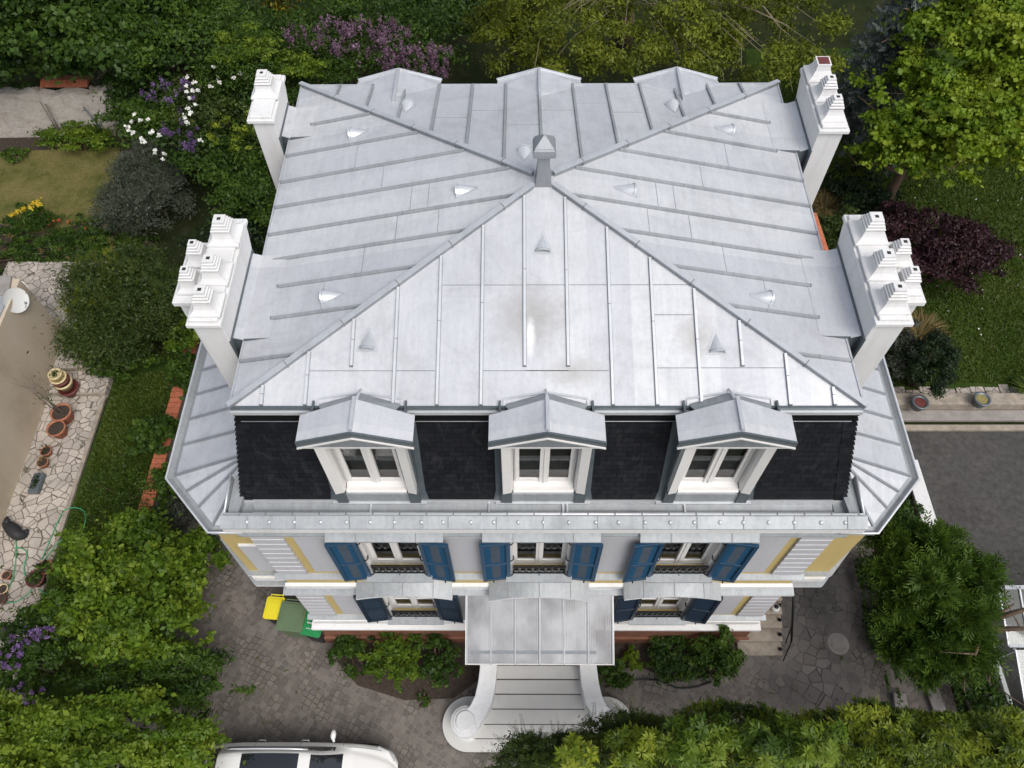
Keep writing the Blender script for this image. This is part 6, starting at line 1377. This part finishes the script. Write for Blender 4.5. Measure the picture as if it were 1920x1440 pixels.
# lower left shrubs
shrub('big_light_bush', 'large light green bush left of the courtyard, the broadest at the lower left', 'shrub', pe(230, 1090, 1.6, 105, 95, 1.0, 60, .24, .55) + pe(345, 1080, 1.4, 55, 75, .9, 34, .26, .55) + pe(270, 1190, 1.7, 100, 60, .9, 36, .24, .5), 40000, .115, 'bright', aspect=.7, group='bushes at the lower left')
shrub('pinnate_bush', 'darker narrow leaved bush below the big light green one', 'shrub', pe(310, 1275, 1.3, 115, 55, .9, 50, .24, .45), 19000, .11, 'mid', aspect=.3, group='bushes at the lower left')
shrub('near_bush', 'yellow green broad leaved bush along the bottom left edge', 'shrub', pe(190, 1400, 2.2, 165, 75, .9, 70, .2, .6) + pe(30, 1400, 2.0, 60, 50, .8, 20, .26, .6) + pe(20, 1330, 2.0, 25, 30, .5, 10, .3, .7), 38000, .105, 'bright', aspect=.6, group='bushes at the lower left')
shrub('lilac_bush', 'lilac with violet flower spikes over the lower terrace edge', 'shrub', pe(55, 1225, 1.3, 70, 62, .8, 34, .24, .35), 7000, .11, 'mid', group='bushes at the lower left',
      extra=[('flowers', jits(35, 1195, 38, 22, 13, 2.2, .055, .5, 1.7) + jits(85, 1185, 28, 15, 9, 2.2, .06, .5, 1.7) + jits(20, 1235, 26, 20, 11, 2.2, .06, .5, 1.7) + jits(50, 1300, 32, 22, 12, 2.1, .055, .5, 1.7), 1900, .042, 'lilac', dict(aspect=.8))], sr=.03, stem='bark_pale')
# hedge along the bottom right
GB = 'hedge along the bottom edge'
hl = [('yew_hedge', 'dark yew bush overlapping the foot of the entrance steps', pe(1110, 1412, 2.9, 150, 38, .7, 50, .2, .3) + pe(1010, 1432, 2.7, 90, 22, .4, 22, .25, .3) + pe(1180, 1380, 3.0, 60, 34, .5, 20, .3, .35), 26000),
      ('mixed_hedge', 'hedge with light green leaf whorls in the middle of the bottom edge', pe(1380, 1392, 2.9, 200, 56, .8, 80, .17, .3), 30000),
      ('lime_hedge', 'lime green pointed leaf hedge filling the bottom right corner', pe(1730, 1405, 2.8, 230, 56, .8, 90, .15, .35), 30000)]
for nm, lab, cl, n in hl:
    g = shrub(nm, lab, 'hedge', cl, n, .085, 'yew', aspect=.28, group=GB)
    if nm == 'yew_hedge': sprigs('shoots', cl, 1500, .34, 'yew', g); sprigs('tips', [(*c[:6], .95) for c in cl[::3]], 260, .2, 'yew', g); rosettes('young_leaves', jits(1075, 1415, 30, 22, 14, 3.9, .16, .6) + jits(1200, 1400, 60, 30, 22, 3.9, .16, .6), 330, .15, 'lime', g, k=7, aspect=.34)
    if nm == 'mixed_hedge': sprigs('shoots', cl, 1300, .24, 'olive', g, nl=.05); rosettes('leaf_whorls', cl[::2] + jits(1400, 1390, 180, 45, 50, 3.9, .2, .6), 1700, .15, 'bright', g, k=8, aspect=.30)
    if nm == 'lime_hedge': sprigs('shoots', cl[::2], 700, .24, 'olive', g, nl=.05); rosettes('leaf_whorls', cl, 3600, .155, 'lime', g, k=8, aspect=.30)
# lawn blades, daisies
def grass(name, rects, n, lab=None):
    Ps = []
    for (x0, x1, y0, y1, m_) in rects: Ps.append(np.stack([rng.uniform(x0, x1, m_), rng.uniform(y0, y1, m_), np.zeros(m_) + .01], 1))
    P = np.concatenate(Ps); n = len(P); a = rng.random(n) * 2 * PI; d = np.stack([np.cos(a), np.sin(a), 0 * a], 1) * .02
    tip = P + rng.normal(size=(n, 3)) * .05; tip[:, 2] = .05 + .05 * rng.random(n); sd_ = d
    V_ = np.stack([P - sd_, P + sd_, tip + sd_ * .2, tip - sd_ * .2], 1)
    nz = np.sin(P[:, 0] * 1.3) * np.cos(P[:, 1] * 1.1) * .18; leafmesh(name, V_, (.4 + nz + .2 * rng.normal(size=n)).clip(0, 1), 'grass', None, 'stuff')
grass('lawn_grass', [(-12.8, -10.8, -1, 8, 26000), (7.6, 19, 7.6, 22, 95000)], 0)
n = 260; n = 110; P = np.stack([rng.uniform(13, 18, n), rng.uniform(9, 15.5, n), np.full(n, .1)], 1); cl = [(p[0], p[1], p[2], .02, .02, .01, .7) for p in P]
leaves('daisies', cl, 160, .045, 'whitef', None, kind='stuff', aspect=.9)
n = 60; cl = [(rng.uniform(-9, 8), rng.uniform(-2.9, -1.2), .03, .03, .03, .01, .5) for _ in range(n)]
cl += [(rng.uniform(-9.5, -5.4), rng.uniform(-2.8, 4), .03, .05, .05, .01, .4) for _ in range(90)] + [(rng.uniform(5.5, 9), rng.uniform(-2.5, 3.5), .03, .04, .04, .01, .4) for _ in range(60)]
leaves('fallen_leaves', cl, 420, .045, 'straw', None, kind='stuff', aspect=.6)
cl = [(rng.uniform(-9, -5.2), rng.uniform(-2.8, 3.5), .015, .10, .10, .015, .5) for _ in range(40)] + [(rng.uniform(5.6, 8.8), rng.uniform(-2.2, 3.5), .015, .12, .12, .015, .5) for _ in range(40)] + [(rng.uniform(-14.4, -13.1), rng.uniform(-1, 7), .11, .08, .08, .01, .5) for _ in range(26)]
leaves('joint_weeds', cl, 2400, .04, 'grass', None, kind='stuff', aspect=.5)
# far ring of planting beyond the garden, so nothing ends abruptly
cl = []
for k in range(140):
    x = rng.uniform(-45, 45); y = rng.uniform(29, 50); cl.append((x, y, 2.2 + rng.random() * 2, 2.2, 2.2, 2.0, .4 + .2 * rng.normal()))
for k in range(60): cl.append((rng.uniform(20, 45), rng.uniform(-25, 29), 2.5, 2.2, 2.2, 2.2, .4 + .2 * rng.normal())); cl.append((rng.uniform(-45, -26), rng.uniform(-25, 29), 2.5, 2.2, 2.2, 2.2, .4 + .2 * rng.normal()))
leaves('far_wood', cl, 36000, .42, 'mid', None, kind='stuff', aspect=.7)
bpy.data.objects['far_wood']['label'] = 'band of trees beyond the garden'
